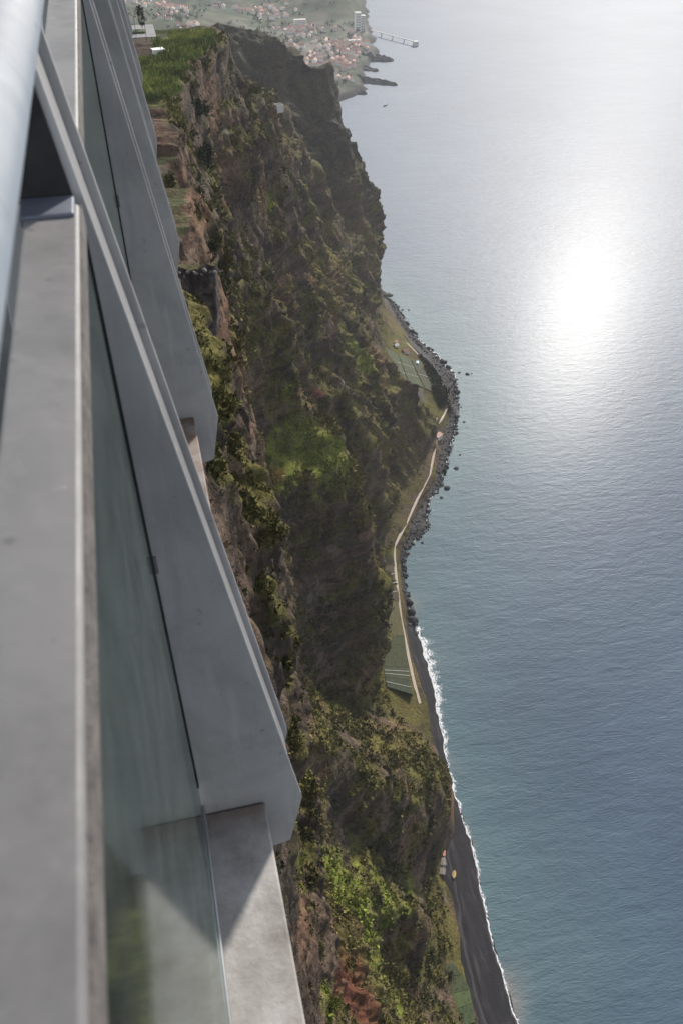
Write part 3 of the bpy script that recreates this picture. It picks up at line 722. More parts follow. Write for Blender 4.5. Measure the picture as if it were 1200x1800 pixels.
def field(poly, col, rows_dir, label, lift=.7, nwalls=0, z0=None, spacing=.55, slope=0.0):
    """one levelled plot: soil slab, crop rows as ridges, low walls"""
    cx = sum(p[0] for p in poly) / len(poly); cyy = sum(p[1] for p in poly) / len(poly)
    root = empty('crop_field', (cx, cyy, 0)); tag(root, label, 'field')
    zz = [(ground_z(x, y) if z0 is None else z0 + slope * (y - 160)) + lift for x, y in poly]
    bm = bmesh.new()
    top = [bm.verts.new((x - cx, y - cyy, z)) for (x, y), z in zip(poly, zz)]
    bot = [bm.verts.new((x - cx, y - cyy, z - 4)) for (x, y), z in zip(poly, zz)]
    bm.faces.new(top)
    for i in range(len(top)): bm.faces.new((top[i], top[(i + 1) % len(top)], bot[(i + 1) % len(top)], bot[i]))
    bmesh.ops.recalc_face_normals(bm, faces=bm.faces[:])
    me = bpy.data.meshes.new('soil'); bm.to_mesh(me); bm.free()
    t = NT('crop_rows'); t.bsdf(Roughness=.95)
    w = t.n('ShaderNodeTexWave'); w.inputs['Scale'].default_value = spacing; w.inputs['Distortion'].default_value = 1.5; w.inputs['Detail'].default_value = 2
    t.l(t.obj((1, 1, 1), (0, 0, rows_dir)), w.inputs['Vector'])
    k = t.ramp(w.outputs['Fac'], [(.3, tuple(c * .78 for c in col)), (.7, tuple(c * 1.15 for c in col))])
    k = t.mix(.5, k, t.ramp(t.noise(t.obj(), .25, 3), [(.3, tuple(c * .8 for c in col)), (.7, tuple(c * 1.2 for c in col))]))
    t.l(k, t.b.inputs['Base Color'])
    link('soil', me, t.mat, root)
    V = [Vector((x - cx, y - cyy, z)) for (x, y), z in zip(poly, zz)]
    def wallbar(a, b, w=.4, h=.3):
        d = (b - a); s = Vector((d.y, -d.x, 0)).normalized() * w / 2
        bm = bmesh.new()
        lo = [a - s, a + s, b + s, b - s]
        vs = [bm.verts.new(p + Vector((0, 0, -.3))) for p in lo] + [bm.verts.new(p + Vector((0, 0, h))) for p in lo]
        for f in ((4, 5, 6, 7), (0, 1, 5, 4), (1, 2, 6, 5), (2, 3, 7, 6), (3, 0, 4, 7)): bm.faces.new([vs[j] for j in f])
        me = bpy.data.meshes.new('terrace_wall'); bm.to_mesh(me); bm.free()
        link('terrace_wall', me, M['wall_pale'], root)
    # crop plants in rows
    ca, sa = math.cos(rows_dir), math.sin(rows_dir)
    px = np.array([v.x for v in V]); py = np.array([v.y for v in V]); pts = []
    R0 = float(np.hypot(px, py).max())
    for u in np.arange(-R0, R0, 2.1):
        for w in np.arange(-R0, R0, 1.5):
            x, y = u * ca - w * sa + RNG.normal() * .2, u * sa + w * ca + RNG.normal() * .2
            ins = False; j = len(V) - 1
            for q in range(len(V)):
                if (py[q] > y) != (py[j] > y) and x < (px[j] - px[q]) * (y - py[q]) / (py[j] - py[q]) + px[q]: ins = not ins
                j = q
            if ins: pts.append((x, y))
    if pts:
        pts = np.array(pts); pts = pts[RNG.random(len(pts)) < .8]
        A = np.column_stack([px, py, np.ones(len(px))]); co = np.linalg.lstsq(A, np.array([v.z for v in V]), rcond=None)[0]
        zc = pts @ co[:2] + co[2] + .25
        foliage_object('crop', [leaf_cloud(np.column_stack([pts, zc]), np.tile((0, 0, 1.), (len(pts), 1)), RNG.uniform(.7, 1.2, len(pts)), np.tile(col, (len(pts), 1)) * RNG.uniform(.7, 1.5, (len(pts), 1)), 4, .5)], root)
    if len(V) == 4:
        for j in range(nwalls):
            f = (j + 1) / (nwalls + 1)
            wallbar(V[0].lerp(V[3], f), V[1].lerp(V[2], f))
    return root

def gable_house(name, loc, rz, sx, sy, h, wall, roof, label=None, cat='house', group=None, parts=False, pitch=.35):
    """walls with openings, gable roof with overhang"""
    def walls_bm():
        bm = bmesh.new()
        r = sy * pitch
        lo = [bm.verts.new((a * sx / 2, b * sy / 2, -2.5)) for a, b in ((-1, -1), (1, -1), (1, 1), (-1, 1))]
        hi = [bm.verts.new((a * sx / 2, b * sy / 2, h)) for a, b in ((-1, -1), (1, -1), (1, 1), (-1, 1))]
        g = [bm.verts.new((a * sx / 2, 0, h + r)) for a in (-1, 1)]
        for i in range(4): bm.faces.new((lo[i], lo[(i + 1) % 4], hi[(i + 1) % 4], hi[i]))
        bm.faces.new((hi[0], hi[3], g[0])); bm.faces.new((hi[1], g[1], hi[2]))
        return bm, r
    def roof_to(bm, r, mi=0):
        ov = .06 * sy + .2; k = 1 + 2 * ov / sx; th = .25
        for s in (-1, 1):
            e = [(-sx / 2 * k, s * (sy / 2 + ov), h - r * ov / (sy / 2) + .12), (sx / 2 * k, s * (sy / 2 + ov), h - r * ov / (sy / 2) + .12), (sx / 2 * k, 0, h + r + .12), (-sx / 2 * k, 0, h + r + .12)]
            a = [bm.verts.new(p) for p in e]; b = [bm.verts.new((p[0], p[1], p[2] + th)) for p in e]
            for f in ((b[0], b[1], b[2], b[3]), (a[0], a[1], b[1], b[0]), (a[1], a[2], b[2], b[1]), (a[3], a[0], b[0], b[3])):
                fc = bm.faces.new(f); fc.material_index = mi
    if parts:
        root = empty(name, loc, rz); tag(root, label, cat, group)
        bm, r = walls_bm(); me = bpy.data.meshes.new('wall'); bm.to_mesh(me); bm.free(); w = link('wall', me, wall, root)
        bm = bmesh.new(); roof_to(bm, r); me = bpy.data.meshes.new('roof'); bm.to_mesh(me); bm.free(); link('roof', me, roof, root)
        for j, u in enumerate((-.28, .28)):
            link('window', box_mesh('window', (u * sx - .5, -sy / 2 - .06, h * .35), (u * sx + .5, -sy / 2 + .05, h * .35 + 1.1)), M['dark_pole'], root)
        link('door', box_mesh('door', (-.5, -sy / 2 - .06, 0), (.5, -sy / 2 + .05, 2.0)), M['bark'], root)
        return root
    bm, r = walls_bm(); roof_to(bm, r, 1)
    # window openings as dark recessed panels on the sea side
    for u in (-.3, 0, .3):
        for fz in ([.45] if h < 5 else [.28, .68]):
            y = -sy / 2 - .05
            f = bm.faces.new([bm.verts.new((u * sx + a, y, h * fz + b)) for a, b in ((-.6, -.7), (.6, -.7), (.6, .7), (-.6, .7))]); f.material_index = 2
    bmesh.ops.recalc_face_normals(bm, faces=bm.faces[:])
    me = bpy.data.meshes.new(name); bm.to_mesh(me); bm.free()
    for mm in (wall, roof, M['dark_pole']): me.materials.append(mm)
    return me

def build_shelf():
    ribbon('coastal_path', [(160,380),(162,403),(165,427),(171,472),(179,513),(186,545),(190,560),(197,570),(212,591),(236,627),(259,660),(281,707),(295,743),(303,752),(318,776),(327,800),(330,830),(322,880),(310,920)], 2.4, M['path'], kind='structure')
    br = (.075, .062, .040); gr = (.062, .074, .040); dg = (.055, .066, .040); bg_ = (.062, .105, .030)
    field([(140,418),(160,413),(157,400),(138,408)], gr, R_(15), 'dark green walled plot beside the pink coastal path', nwalls=2, z0=12.2)
    field([(138,407.7),(157,399.7),(155,386),(137,398)], dg, R_(15), 'narrow green plot at the seaward end of the walled strips', nwalls=1, z0=12.2)
    field([(148,447.5),(166.5,447.5),(160,413.3),(140,418.3)], (.062, .068, .032), R_(20), 'olive green plot between the cliff foot and the path', z0=12.2)
    field([(161,487.5),(172.5,487.5),(166.5,447.8),(148,447.8)], (.100, .092, .040), R_(70), 'yellow green grassy plot beside the straight path', z0=12.2)
    field([(172,531),(181,533),(173,488),(163,488)], br, R_(20), 'brown plot with pale dividing walls at the bend of the path', nwalls=3, z0=12.2)
    field([(94,176),(106,180),(119,181),(122,173.5)], (.058, .072, .036), R_(80), 'green vineyard plot at the top of the beachside terraces', z0=14.6, slope=.06, spacing=.5)
    field([(94,175.7),(122,173.2),(124,165),(93,164)], (.068, .084, .038), R_(80), 'hatched green plot in the middle of the beachside terraces', z0=14.6, slope=.06, spacing=.5, nwalls=0)
    field([(93,163.8),(124,164.8),(123,157),(92,155)], (.085, .112, .042), R_(80), 'bright green plot low in the beachside terraces', z0=14.6, slope=.06, spacing=.5, nwalls=0)
    field([(92,154.8),(123,156.8),(121,147),(89,145)], (.062, .085, .036), R_(10), 'dark green plot at the bottom edge beside the black beach', z0=14.6, slope=.06, spacing=.5)
    field([(108,237),(116,237),(110,222),(101,220)], (.050, .070, .034), R_(10), 'small green plot in the hollow behind the beach huts', z0=27)
    fj = [[(268,872),(283,870),(276,802),(262,806)], [(284,868),(298,866),(294,800),(278,803)], [(299,862),(313,860),(306,794),(296,798)], [(312,884),(330,876),(334,842),(314,856)], [(314,852),(334,838),(329,806),(308,802)], [(308,798),(328,802),(317,776),(303,772)], [(272,798),(292,795),(287,760),(268,764)]]
    lb = ['green terrace closest to the cliff on the curved shelf', 'striped green terrace in the middle of the curved shelf', 'dull green terrace bordering the dark plantation', 'dark plantation block at the far shore edge', 'dark plantation block in the middle of the shelf edge', 'dark plantation block next to the pale bend of the path', 'bare brown plot below the striped terraces']
    cl = [(.062,.072,.038),(.070,.082,.040),(.062,.062,.036),(.026,.036,.018),(.028,.038,.018),(.026,.034,.018),(.085,.072,.060)]
    for p, c, l, nw in zip(fj, cl, lb, (2, 2, 1, 0, 0, 0, 0)): field(p, c, R_(84), l, nwalls=nw, lift=1.0, spacing=.22)
    P = []
    for k in range(3):
        poly = fj[3 + k]; xs = [p[0] for p in poly]; yy = [p[1] for p in poly]; m_ = 260
        P.append(np.stack([RNG.uniform(min(xs) + 3, max(xs) - 3, m_), RNG.uniform(min(yy), max(yy), m_)], 1))
    P = np.concatenate(P); z = np.array([ground_z(a, b) for a, b in P]) + 1.8
    cl = leaf_cloud(np.column_stack([P, z]), np.tile((0, 0, 1.), (len(P), 1)), RNG.uniform(2, 4, len(P)), np.tile((.030, .040, .018), (len(P), 1)) * RNG.uniform(.7, 1.4, (len(P), 1)), 9, .5)
    tag(foliage_object('plantation', [cl]), 'dark plantation bushes on the shelf by the shore', 'crop', kind='stuff')
    def at(x, y, up=0): return (x, y, ground_z(x, y) + up)
    gable_house('shelf_house', at(296,880), R_(20), 7, 6, 3, M['wall_white'], M['roof'], 'house with a salmon roof, larger one beside the curved shelf', 'house', parts=True)
    gable_house('shelf_house', at(286,888), R_(20), 5, 5, 2.6, M['wall_white'], M['wall_white'], 'small house with a white roof left of the salmon roof', 'house', parts=True)
    gable_house('shelf_house', at(288,896), R_(50), 4, 4, 2.6, M['wall_white'], M['roof'], 'tiny red roofed hut touching the white roofed house', 'hut', parts=True)
    gable_house('shelf_house', at(294,1010), R_(30), 7, 6, 2.8, M['wall_pale'], M['roof'], 'lone orange roofed house at the far end of the shore', 'house', parts=True)
    gable_house('greenhouse', at(305,857), R_(70), 5, 3, 2.0, M['wall_white'], M['roof_blue'], 'small pale blue sheet roof among the terraces', 'shed', parts=True, pitch=.15)
    gable_house('shore_house', at(284,733), R_(60), 15, 8, 3.4, M['wall_pale'], M['path'], 'long pinkish building beside the bend of the path', 'house', parts=True, pitch=.08)
    gable_house('shore_house', at(288,721), R_(40), 9, 7, 3.2, M['wall_pale'], M['roof_pale'], 'smaller pale building at the lower end by the path', 'house', parts=True, pitch=.12)
    gable_house('shore_house', at(276,716), R_(15), 10, 5, 3.0, M['stone'], M['stone'], 'grey roofed building on the cliff side of the path', 'house', parts=True, pitch=.12)
    gable_house('beach_hut', (139.0, 260, 5.2), R_(80), 4.5, 3, 2.4, M['wall_white'], M['wall_pale'], 'pale roofed beach hut at the cliff foot, farthest of the row', 'hut', parts=True, pitch=.12)
    gable_house('beach_hut', (137.5, 254.5, 5.4), R_(70), 3.5, 3, 2.4, M['wall_pale'], M['roof'], 'red roofed beach hut between two pale huts', 'hut', parts=True, pitch=.2)
    gable_house('beach_hut', (135.5, 248.5, 5.6), R_(78), 4.5, 3.6, 2.6, M['wall_pale'], M['stone'], 'grey roofed beach hut in the middle of the cliff foot', 'hut', parts=True, pitch=.1)
    gable_house('beach_hut', (133.0, 242, 6.0), R_(66), 4, 3.4, 2.4, M['stone'], M['stone'], 'brownish beach hut next to the ochre boat', 'hut', parts=True, pitch=.1)
    # boat under ochre cover on the beach
    bo = empty('beached_boat', (141, 239.5, 3.9), R_(62)); tag(bo, 'boat under an ochre cover pulled up on the black beach', 'boat')
    for nm, mat, rz_, k in (('hull', M['wall_pale'], 0, 1), ('cover', M['ochre'], .75, .93)):
        bm = bmesh.new(); rings = []
        for i in range(9):
            u = -1 + i / 4; w = 1.35 * (1 - abs(u) ** 2.6) * k + .05
            if nm == 'hull': sec = [(-w, .75), (-w * .8, .25), (0, -.15), (w * .8, .25), (w, .75)]
            else: sec = [(-w, .78), (-w * .5, 1.15), (0, 1.3), (w * .5, 1.15), (w, .78)]
            rings.append([bm.verts.new((u * 3.2, a, b)) for a, b in sec])
        for a, b in zip(rings, rings[1:]):
            for j in range(4): bm.faces.new((a[j], b[j], b[j + 1], a[j + 1]))
        me = bpy.data.meshes.new(nm); bm.to_mesh(me); bm.free(); link(nm, me, mat, bo)

# ---------------------------------------------------------------- plants that stand out on the cliff
def build_plants():
    P = CL['P'].reshape(-1, 3)
    def on(x, y, z):
        i = ((P - (x, y, z)) ** 2).sum(1).argmin(); return Vector(P[i])
    dk, yl, gn = (.022, .030, .014), (.330, .255, .090), (.045, .065, .022)
    shrub('shrub', on(14,170,462), 2.6, yl, 'tall straw yellow shrub beside the second steel post', 'shrub', 40, 16, .22, 1.0)
    shrub('shrub', on(53,399,243), 7.5, yl, 'big straw yellow shrub left of the green shoulder', 'shrub', 60, 16, .2, 1.0)
    shrub('shrub', on(11,206,487), 2.4, dk, 'dark round bush above the stone topped outcrop', 'shrub')
    shrub('shrub', on(12,200,484), 1.8, dk, 'smaller dark bush leaning on the round bush', 'shrub')
    for p, r, l in (((30,400,462),6,'dark tree hugging the upper cliff under the cane field'),((27,396,448),5,'dark tree lower in the gully under the cane field'),((17,316,463),4.5,'green bush high on the cliff beside the steel posts'),((24,360,455),5,'dark green bush on the rock edge left of the gully'),((34,415,425),5,'dark bush at the base of the fluted rock columns')):
        shrub('cliff_tree', on(*p), r, dk if 'dark' in l else gn, l, 'tree', 34, 14)
    for p, r, l in (((137,420,66),3.2,'dark round tree at the edge of the shaded face above the plots'),((136,420,80),2.2,'small dark tree just above the round tree')):
        shrub('cliff_tree', on(*p), r, dk, l, 'tree', 26, 14)
    shrub('cliff_tree', Vector((284, 1082, 178)), 5.5, dk, 'lone tree leaning out from the headland against the sea', 'tree', 26, 14, trunk=7)
    shrub('agave', on(15,175,450), 1.6, (.06,.085,.035), 'spiky agave rosette under the yellow shrub', 'plant', 16, 12, .15, .8)
    shrub('shrub', on(8,75,432), 1.6, (.10,.13,.028), 'bright yellow green bush below the nearest post tip', 'shrub', 30, 14, .3)
    shrub('shrub', on(12,70,356), 2.4, (.11,.13,.026), 'bright yellow green bush at the bottom by the concrete edge', 'shrub', 44, 16, .25)
    shrub('shrub', on(14,76,352), 2.0, (.10,.12,.028), 'leafy lime bush right of the bottom concrete edge', 'shrub', 40, 16, .25)
    # outcrop with a stone-edged grassy top
    root = empty('rock_outcrop', (8, 157, 500)); tag(root, 'rock outcrop with a grassy top edged in pale stones', 'outcrop')
    g = 26; u = np.linspace(0, 1, g); U, V_ = np.meshgrid(u, u, indexing='ij')
    X = -7 + 12.5 * U; Zt = 7.6 - 15 * V_; Yf = -3 - 1.2 * V_ + 1.3 * fbm(X / 2.2, Zt / 2.6, .5, 4) + .7 * fbm(X / .8, Zt / .9, .2, 2)
    Yf = Yf + 6 * sstep(.86, 1, U) ** 1.5; X = X - 1.5 * V_ * U - .8 * sstep(.86, 1, U) * perlin(Zt / 2, .3, .2)
    cc = np.array((.075, .062, .056))[None, None] * (1 + .5 * fbm(X / 1.4, Zt / 1.0, .3, 3))[..., None]
    me = np_mesh('rock_face', np.stack([X, Yf, Zt], -1).reshape(-1, 3), grid_faces(g, g), colors=np.clip(cc, .01, .3).reshape(-1, 3)); link('rock_face', me, M['cliff'], root)
    X2 = -7 + 12.5 * U - 2.2 * V_ * U; Y2 = -3.1 + 1.3 * fbm(X2 / 2.2, 7.6 / 2.6, .5, 4) * (1 - V_) + 4.5 * V_ * (1 - .7 * U) + 5 * sstep(.86, 1, U) ** 1.5 * (1 - V_); Z2 = 7.5 + .25 * fbm(X2 / 3, Y2 / 3, .3, 2) + .03 * Y2
    me = np_mesh('grass_top', np.stack([X2, Y2, Z2], -1).reshape(-1, 3), grid_faces(g, g), colors=np.tile((.085, .075, .035), (g * g, 1)) * RNG.uniform(.8, 1.2, (g * g, 1))); link('grass_top', me, M['cliff'], root)
    for i in range(15):
        sm = rock_mesh('stone', i * 1.9, 1); sm.materials.clear(); sm.materials.append(M['stone'])
        o = bpy.data.objects.new('stone', sm); COL.objects.link(o); o.parent = root
        o.location = (-6.2 + i * .83 + random.uniform(-.3, .3), -3.5 + random.uniform(-.4, .5), 7.1 + random.uniform(-.7, .2)); k = random.uniform(.2, .62); o.scale = (k, k * .8, k); o.rotation_euler = (random.random(), random.random(), random.random() * 6)
    # water tank on the grey knob
    tk = empty('water_tank', (104, 622, 402.2), R_(20)); tk.scale = (.7, .7, 1); tag(tk, 'open concrete water tank on the grey rock knob', 'tank')
    link('tank_floor', box_mesh('tank_floor', (-3.6, -3, -4), (3.6, 3, .4)), mat_plain('tank_water', (.16, .19, .13), .1, .3, .3), tk)
    for lo, hi in (((-4, -3.4, -4), (4, -3, 1.2)), ((-4, 3, -4), (4, 3.4, 1.2)), ((-4, -3, -4), (-3.6, 3, 1.2)), ((3.6, -3, -4), (4, 3, 1.2))):
        link('tank_wall', box_mesh('tank_wall', lo, hi), M['wall_pale'], tk)
    for x, y, z, l in ((268,1092,217,'pale hut on the ledge of the headland against the sea'), (263,1078,222,'flat roofed hut higher on the headland ledge')):
        gable_house('ledge_hut', (x, y, z), R_(30), 6, 5, 3.5, M['stone'], M['stone'], l, 'hut', parts=True, pitch=.1)
    # plateau: road, hut, cypress, lamp posts
    e = CL['P'][:, -1]
    def pz(y): return float(np.interp(y, e[:, 1], e[:, 2]))
    z = pz(492) + 1.2
    o = link('plateau_road', box_mesh('plateau_road', (-40, 486, z - 3), (20, 514, z - .6)), M['asphalt']); tag(o, kind='structure')
    o = link('road_verge', box_mesh('road_verge', (-40, 494, z - .7), (15, 500, z + .3), .3), mat_plain('verge_grass', (.06, .075, .03), .4, 1, .95, .3)); tag(o, kind='structure')
    hz = pz(439)
    hut = empty('field_hut', (18, 440, hz), R_(15)); tag(hut, 'white hut with a dark doorway at the edge of the cane field', 'hut')
    link('wall', box_mesh('wall', (-2.4, -1.8, -1), (2.4, 1.8, 2.6)), M['wall_white'], hut); link('roof', box_mesh('roof', (-2.8, -2.2, 2.61), (2.8, 2.2, 2.95)), M['wall_white'], hut)
    link('door', box_mesh('door', (-.9, -1.86, .0), (.5, -1.7, 1.9)), M['dark_pole'], hut)
    cy_ = empty('cypress', (14, 503, z)); tag(cy_, 'dark cypress tree on the road verge', 'tree')
    link('trunk', box_mesh('trunk', (-.2, -.2, 0), (.2, .2, 3), .05), M['bark'], cy_)
    k = 120; hh = RNG.uniform(0, 1, k); rr = 1.5 * np.sin(np.pi * np.clip(hh * .9 + .08, 0, 1)) ** .7; an = RNG.uniform(0, 6.28, k)
    foliage_object('crown', [leaf_cloud(np.stack([rr * np.cos(an) * .8, rr * np.sin(an) * .8, 1.5 + hh * 9], 1), np.stack([np.cos(an), np.sin(an), an * 0], 1), np.full(k, 1.2), np.tile((.016, .022, .012), (k, 1)), 10, .3, .6, 1)], cy_)
    for x, y, l in ((10, 488, 'left lamp post beside the plateau road'), (14.5, 474, 'lamp post in front of the brown plot')):
        lp = empty('lamp_post', (x, y, pz(y))); tag(lp, l, 'lamp post')
        link('pole', box_mesh('pole', (-.12, -.12, -1), (.12, .12, 9)), M['dark_pole'], lp); link('lamp_head', box_mesh('lamp_head', (-.2, -.2, 9.0), (1.2, .2, 9.25)), M['dark_pole'], lp)

# ---------------------------------------------------------------- far coast and town
COAST = np.array([(1500,330),(1900,440),(1980,470),(2027,480),(2079,545),(2110,575),(2160,585),(2222,592),(2273,606),(2350,650),(2403,678),(2450,690),(2523,704),(2654,731),(2724,744),(3126,828),(4000,1000),(6500,1400)], float)
def far_z(X, Y):
    cx = np.interp(Y, COAST[:, 0], COAST[:, 1]) + 14 * fbm(Y / 60, .3, .5, 3)
    d = cx - X
    z = 11 * sstep(0, 16, d) + .085 * np.clip(d - 10, 0, None) + 6 * fbm(X / 140, Y / 140, .4, 4) * sstep(10, 120, d)
    z += 70 * np.exp(-((X - 660) / 110) ** 2 - ((Y - 2960) / 240) ** 2) * sstep(0, 60, d)
    z += 34 * fbm(X / 420 + 5, Y / 420, .9, 2) * sstep(60, 400, d)
    return np.where(d > 0, z, -6 * sstep(0, 12, -d) * 2), d

def build_far():
    xs = np.concatenate([np.arange(-2600, -200, 40.0), np.arange(-200, 1000, 9.0), np.arange(1000, 1500, 40.0)]); ys = np.concatenate([np.arange(1500, 1880, 40.0), np.arange(1880, 3400, 11.0), np.arange(3400, 6500, 80.0)])
    X, Y = np.meshgrid(xs, ys, indexing='ij'); Z, d = far_z(X, Y)
    n1 = fbm(X / 60, Y / 60, .3, 4); n2 = fbm(X / 200, Y / 200, .8, 3)
    c = np.zeros(X.shape + (3,)) + (.055, .070, .040)
    c = mixc(c, (.095, .090, .060), sstep(0, .5, n1)); c = mixc(c, (.035, .050, .030), sstep(.1, .5, n2))
    plots = np.sin(X / 13 + 3 * n2) * np.sin(Y / 17 + 2 * n1)
    c = mixc(c, (.075, .100, .050), sstep(.3, .5, plots) * .6)
    town = sstep(620, 250, d) * sstep(2000, 2150, Y) * (1 - sstep(2620, 2750, Y))
    c = mixc(c, (.17, .155, .14), town * sstep(-.2, .3, n1) * .6)
    c = mixc(c, (.05, .048, .046), sstep(24, 8, d))
    me = np_mesh('far_hillside', np.stack([X, Y, Z], -1).reshape(-1, 3), grid_faces(len(xs), len(ys)), colors=c.reshape(-1, 3))
    tag(link('far_hillside', me, M['far_land'], smooth=True), kind='structure')
    # low rocky points reaching into the sea
    def point(name, a, b, w, h, label):
        a, b = np.array(a, float), np.array(b, float); L = np.linalg.norm(b - a); ax = (b - a) / L; pr = np.array((-ax[1], ax[0]))
        u = np.linspace(0, 1, 60); v = np.linspace(-1, 1, 26); U, V_ = np.meshgrid(u, v, indexing='ij')
        ww = w * (1 - .75 * U ** 2) * (1 + .45 * fbm(U * 5, .2, w, 3))
        XY = a + U[..., None] * L * ax + (V_ * ww)[..., None] * pr
        Zz = h * (1 - V_ ** 2) ** .7 * (1 - .55 * U) * (1 + .7 * fbm(U * 7, V_ * 2, w, 4)) - 3 * (np.abs(V_) > .93) - 3 * (U > .97) - .5
        me = np_mesh(name, np.concatenate([XY, Zz[..., None]], -1).reshape(-1, 3), grid_faces(60, 26))
        tag(link(name, me, M['rock_far']), label, 'headland')
    point('rocky_point', (610, 2400), (706, 2352), 26, 17, 'upper dark rocky point with a pale tip below the town')
    point('rocky_point', (575, 2330), (640, 2262), 22, 9, 'short broken rocky point between the two long ones')
    point('rocky_point', (545, 2210), (652, 2130), 13, 13, 'long thin dark rocky point stretching farthest into the sea')
    point('rocky_point', (480, 2120), (560, 2074), 18, 10, 'low pale rocky point next to the headland')
    # houses
    cl = [(57,2814,90,60,16),(156,2720,40,110,34),(209,2474,45,60,34),(448,2810,60,70,30),(519,2600,60,60,26),(582,2427,60,55,44),(485,2290,70,55,42),(569,2290,28,40,18),(497,2150,50,14,16),(332,2834,80,60,10),(423,2398,40,50,20),(650,2500,18,60,8),(700,2990,30,60,6)]
    names = ['at the left edge of the far hillside', 'in the column of houses on the far hillside', 'in the cluster above the dark hill', 'in the upper middle of the far town', 'on the slope above the town centre', 'in the dense town centre by the shore', 'in the rows behind the dark headland', 'beside the rocky points', 'in the orange roofed row above the low point', 'scattered on the green far slope', 'on the near edge of the far town', 'below the twin tower block', 'at the top edge near the pier']
    kinds = []
    for i in range(10):
        sx, sy, h = random.uniform(9, 17), random.uniform(8, 11), random.choice([4.5, 6.5, 8])
        kinds.append(gable_house('town_house', None, 0, sx, sy, h, M['wall_white'] if i % 3 else M['wall_pale'], M['roof_pale'] if i % 2 else M['roof']))
    rs = random.Random(3)
    for (cx, cyy, rx, ry, k), nm in zip(cl, names):
        used = []
        for j in range(k):
            for _ in range(12):
                x, y = rs.gauss(cx, rx * .6), rs.gauss(cyy, ry * .6)
                if all((x - a) ** 2 + (y - b) ** 2 > 210 for a, b in used): break
            z, d = far_z(np.array([x]), np.array([y]))
            if d[0] < 22: continue
            used.append((x, y))
            o = bpy.data.objects.new('town_house', kinds[rs.randrange(10)]); COL.objects.link(o)
            o.location = (x, y, float(z[0])); o.rotation_euler.z = rs.choice([0, .3, -.3, 1.5, 1.2]) + rs.uniform(-.2, .2)
            tag(o, 'small pale house with tiled roof ' + nm, 'house', 'town houses ' + nm)
    def block(lo, hi, label, name='apartment_block'):
        c = ((lo[0] + hi[0]) / 2, (lo[1] + hi[1]) / 2)
        zb = float(far_z(np.array([c[0]]), np.array([c[1]]))[0][0])
        root = empty(name, (*c, zb)); tag(root, label, 'building')
        a, b, h = (hi[0] - lo[0]) / 2, (hi[1] - lo[1]) / 2, hi[2]
        link('wall', box_mesh('wall', (-a, -b, -6), (a, b, h)), M['wall_white'], root)
        link('roof', box_mesh('roof', (-a - .6, -b - .6, h + .01), (a + .6, b + .6, h + 1)), M['wall_pale'], root)
        for f in range(int(h // 4)):
            link('window_band', box_mesh('window_band', (-a * .9, -b - .15, 1.4 + f * 4), (a * .9, -b + .1, 3.0 + f * 4)), M['dark_pole'], root)
    block((664, 2600, 0), (680, 2614, 46), 'taller slab of the twin tower block above the shore')
    block((682, 2606, 0), (694, 2620, 40), 'seaward slab of the twin tower block above the shore')
    block((496, 2640, 0), (530, 2652, 20), 'wide white block above the town centre')
    block((604, 2486, 0), (650, 2496, 6), 'long low white building under the tower block')
    # footbridge-like pier
    pr = empty('pier', (735, 2640, 0), 0); tag(pr, 'slender pier on columns reaching out to a small platform', 'pier')
    a, b = Vector((-10, 20, 10)), Vector((78, -140, 9)); d = (b - a); s = Vector((d.y, -d.x, 0)).normalized() * 1.6
    bm = bmesh.new(); q = [bm.verts.new(p + Vector((0, 0, z))) for z in (-.8, .8) for p in (a - s, a + s, b + s, b - s)]
    for f in ((0, 1, 2, 3), (4, 5, 6, 7), (0, 1, 5, 4), (1, 2, 6, 5), (2, 3, 7, 6), (3, 0, 4, 7)): bm.faces.new([q[j] for j in f])
    me = bpy.data.meshes.new('deck'); bm.to_mesh(me); bm.free(); link('deck', me, M['wall_pale'], pr)
    for f in (.25, .5, .75):
        c = a.lerp(b, f); link('column', box_mesh('column', (c.x - 1.2, c.y - 1.2, -4), (c.x + 1.2, c.y + 1.2, c.z - .8)), M['wall_pale'], pr)
    link('platform', box_mesh('platform', (b.x - 7, b.y - 7, -4), (b.x + 6, b.y + 6, 11)), M['wall_pale'], pr)
    bt = empty('fishing_boat', (578, 1977, 0), R_(35)); tag(bt, 'small boat alone on the pale sea below the far points', 'boat')
    bm = bmesh.new(); rings = []
    for i in range(9):
        u = -1 + i / 4; w = 2.0 * (1 - abs(u) ** 2.4) + .05
        rings.append([bm.verts.new((u * 7.5, y_, z_)) for y_, z_ in ((-w, 1.6 + .5 * u * u), (-w * .7, .2), (0, -.4), (w * .7, .2), (w, 1.6 + .5 * u * u))])
    for p, q_ in zip(rings, rings[1:]):
        for j in range(4): bm.faces.new((p[j], q_[j], q_[j + 1], p[j + 1]))
        bm.faces.new((p[0], p[4], q_[4], q_[0]))
    me = bpy.data.meshes.new('hull'); bm.to_mesh(me); bm.free(); link('hull', me, M['stone'], bt)
    link('cabin', box_mesh('cabin', (-3, -1.1, 1.4), (0, 1.1, 3.8), .2), M['wall_white'], bt)
    k = 2600; x = RNG.uniform(-400, 760, k); y = RNG.uniform(1950, 3300, k); z, d = far_z(x, y); kp = (d > 30) & (fbm(x / 90, y / 90, .6, 3) > -.05); x, y, z = x[kp], y[kp], z[kp]
    cl_ = leaf_cloud(np.stack([x, y, z + 2], 1), np.tile((0, 0, 1.), (len(x), 1)), RNG.uniform(5, 11, len(x)), np.tile((.035, .048, .028), (len(x), 1)), 8, .6)
    tag(foliage_object('far_trees', [cl_]), 'trees between the houses of the far town', 'trees', kind='stuff')

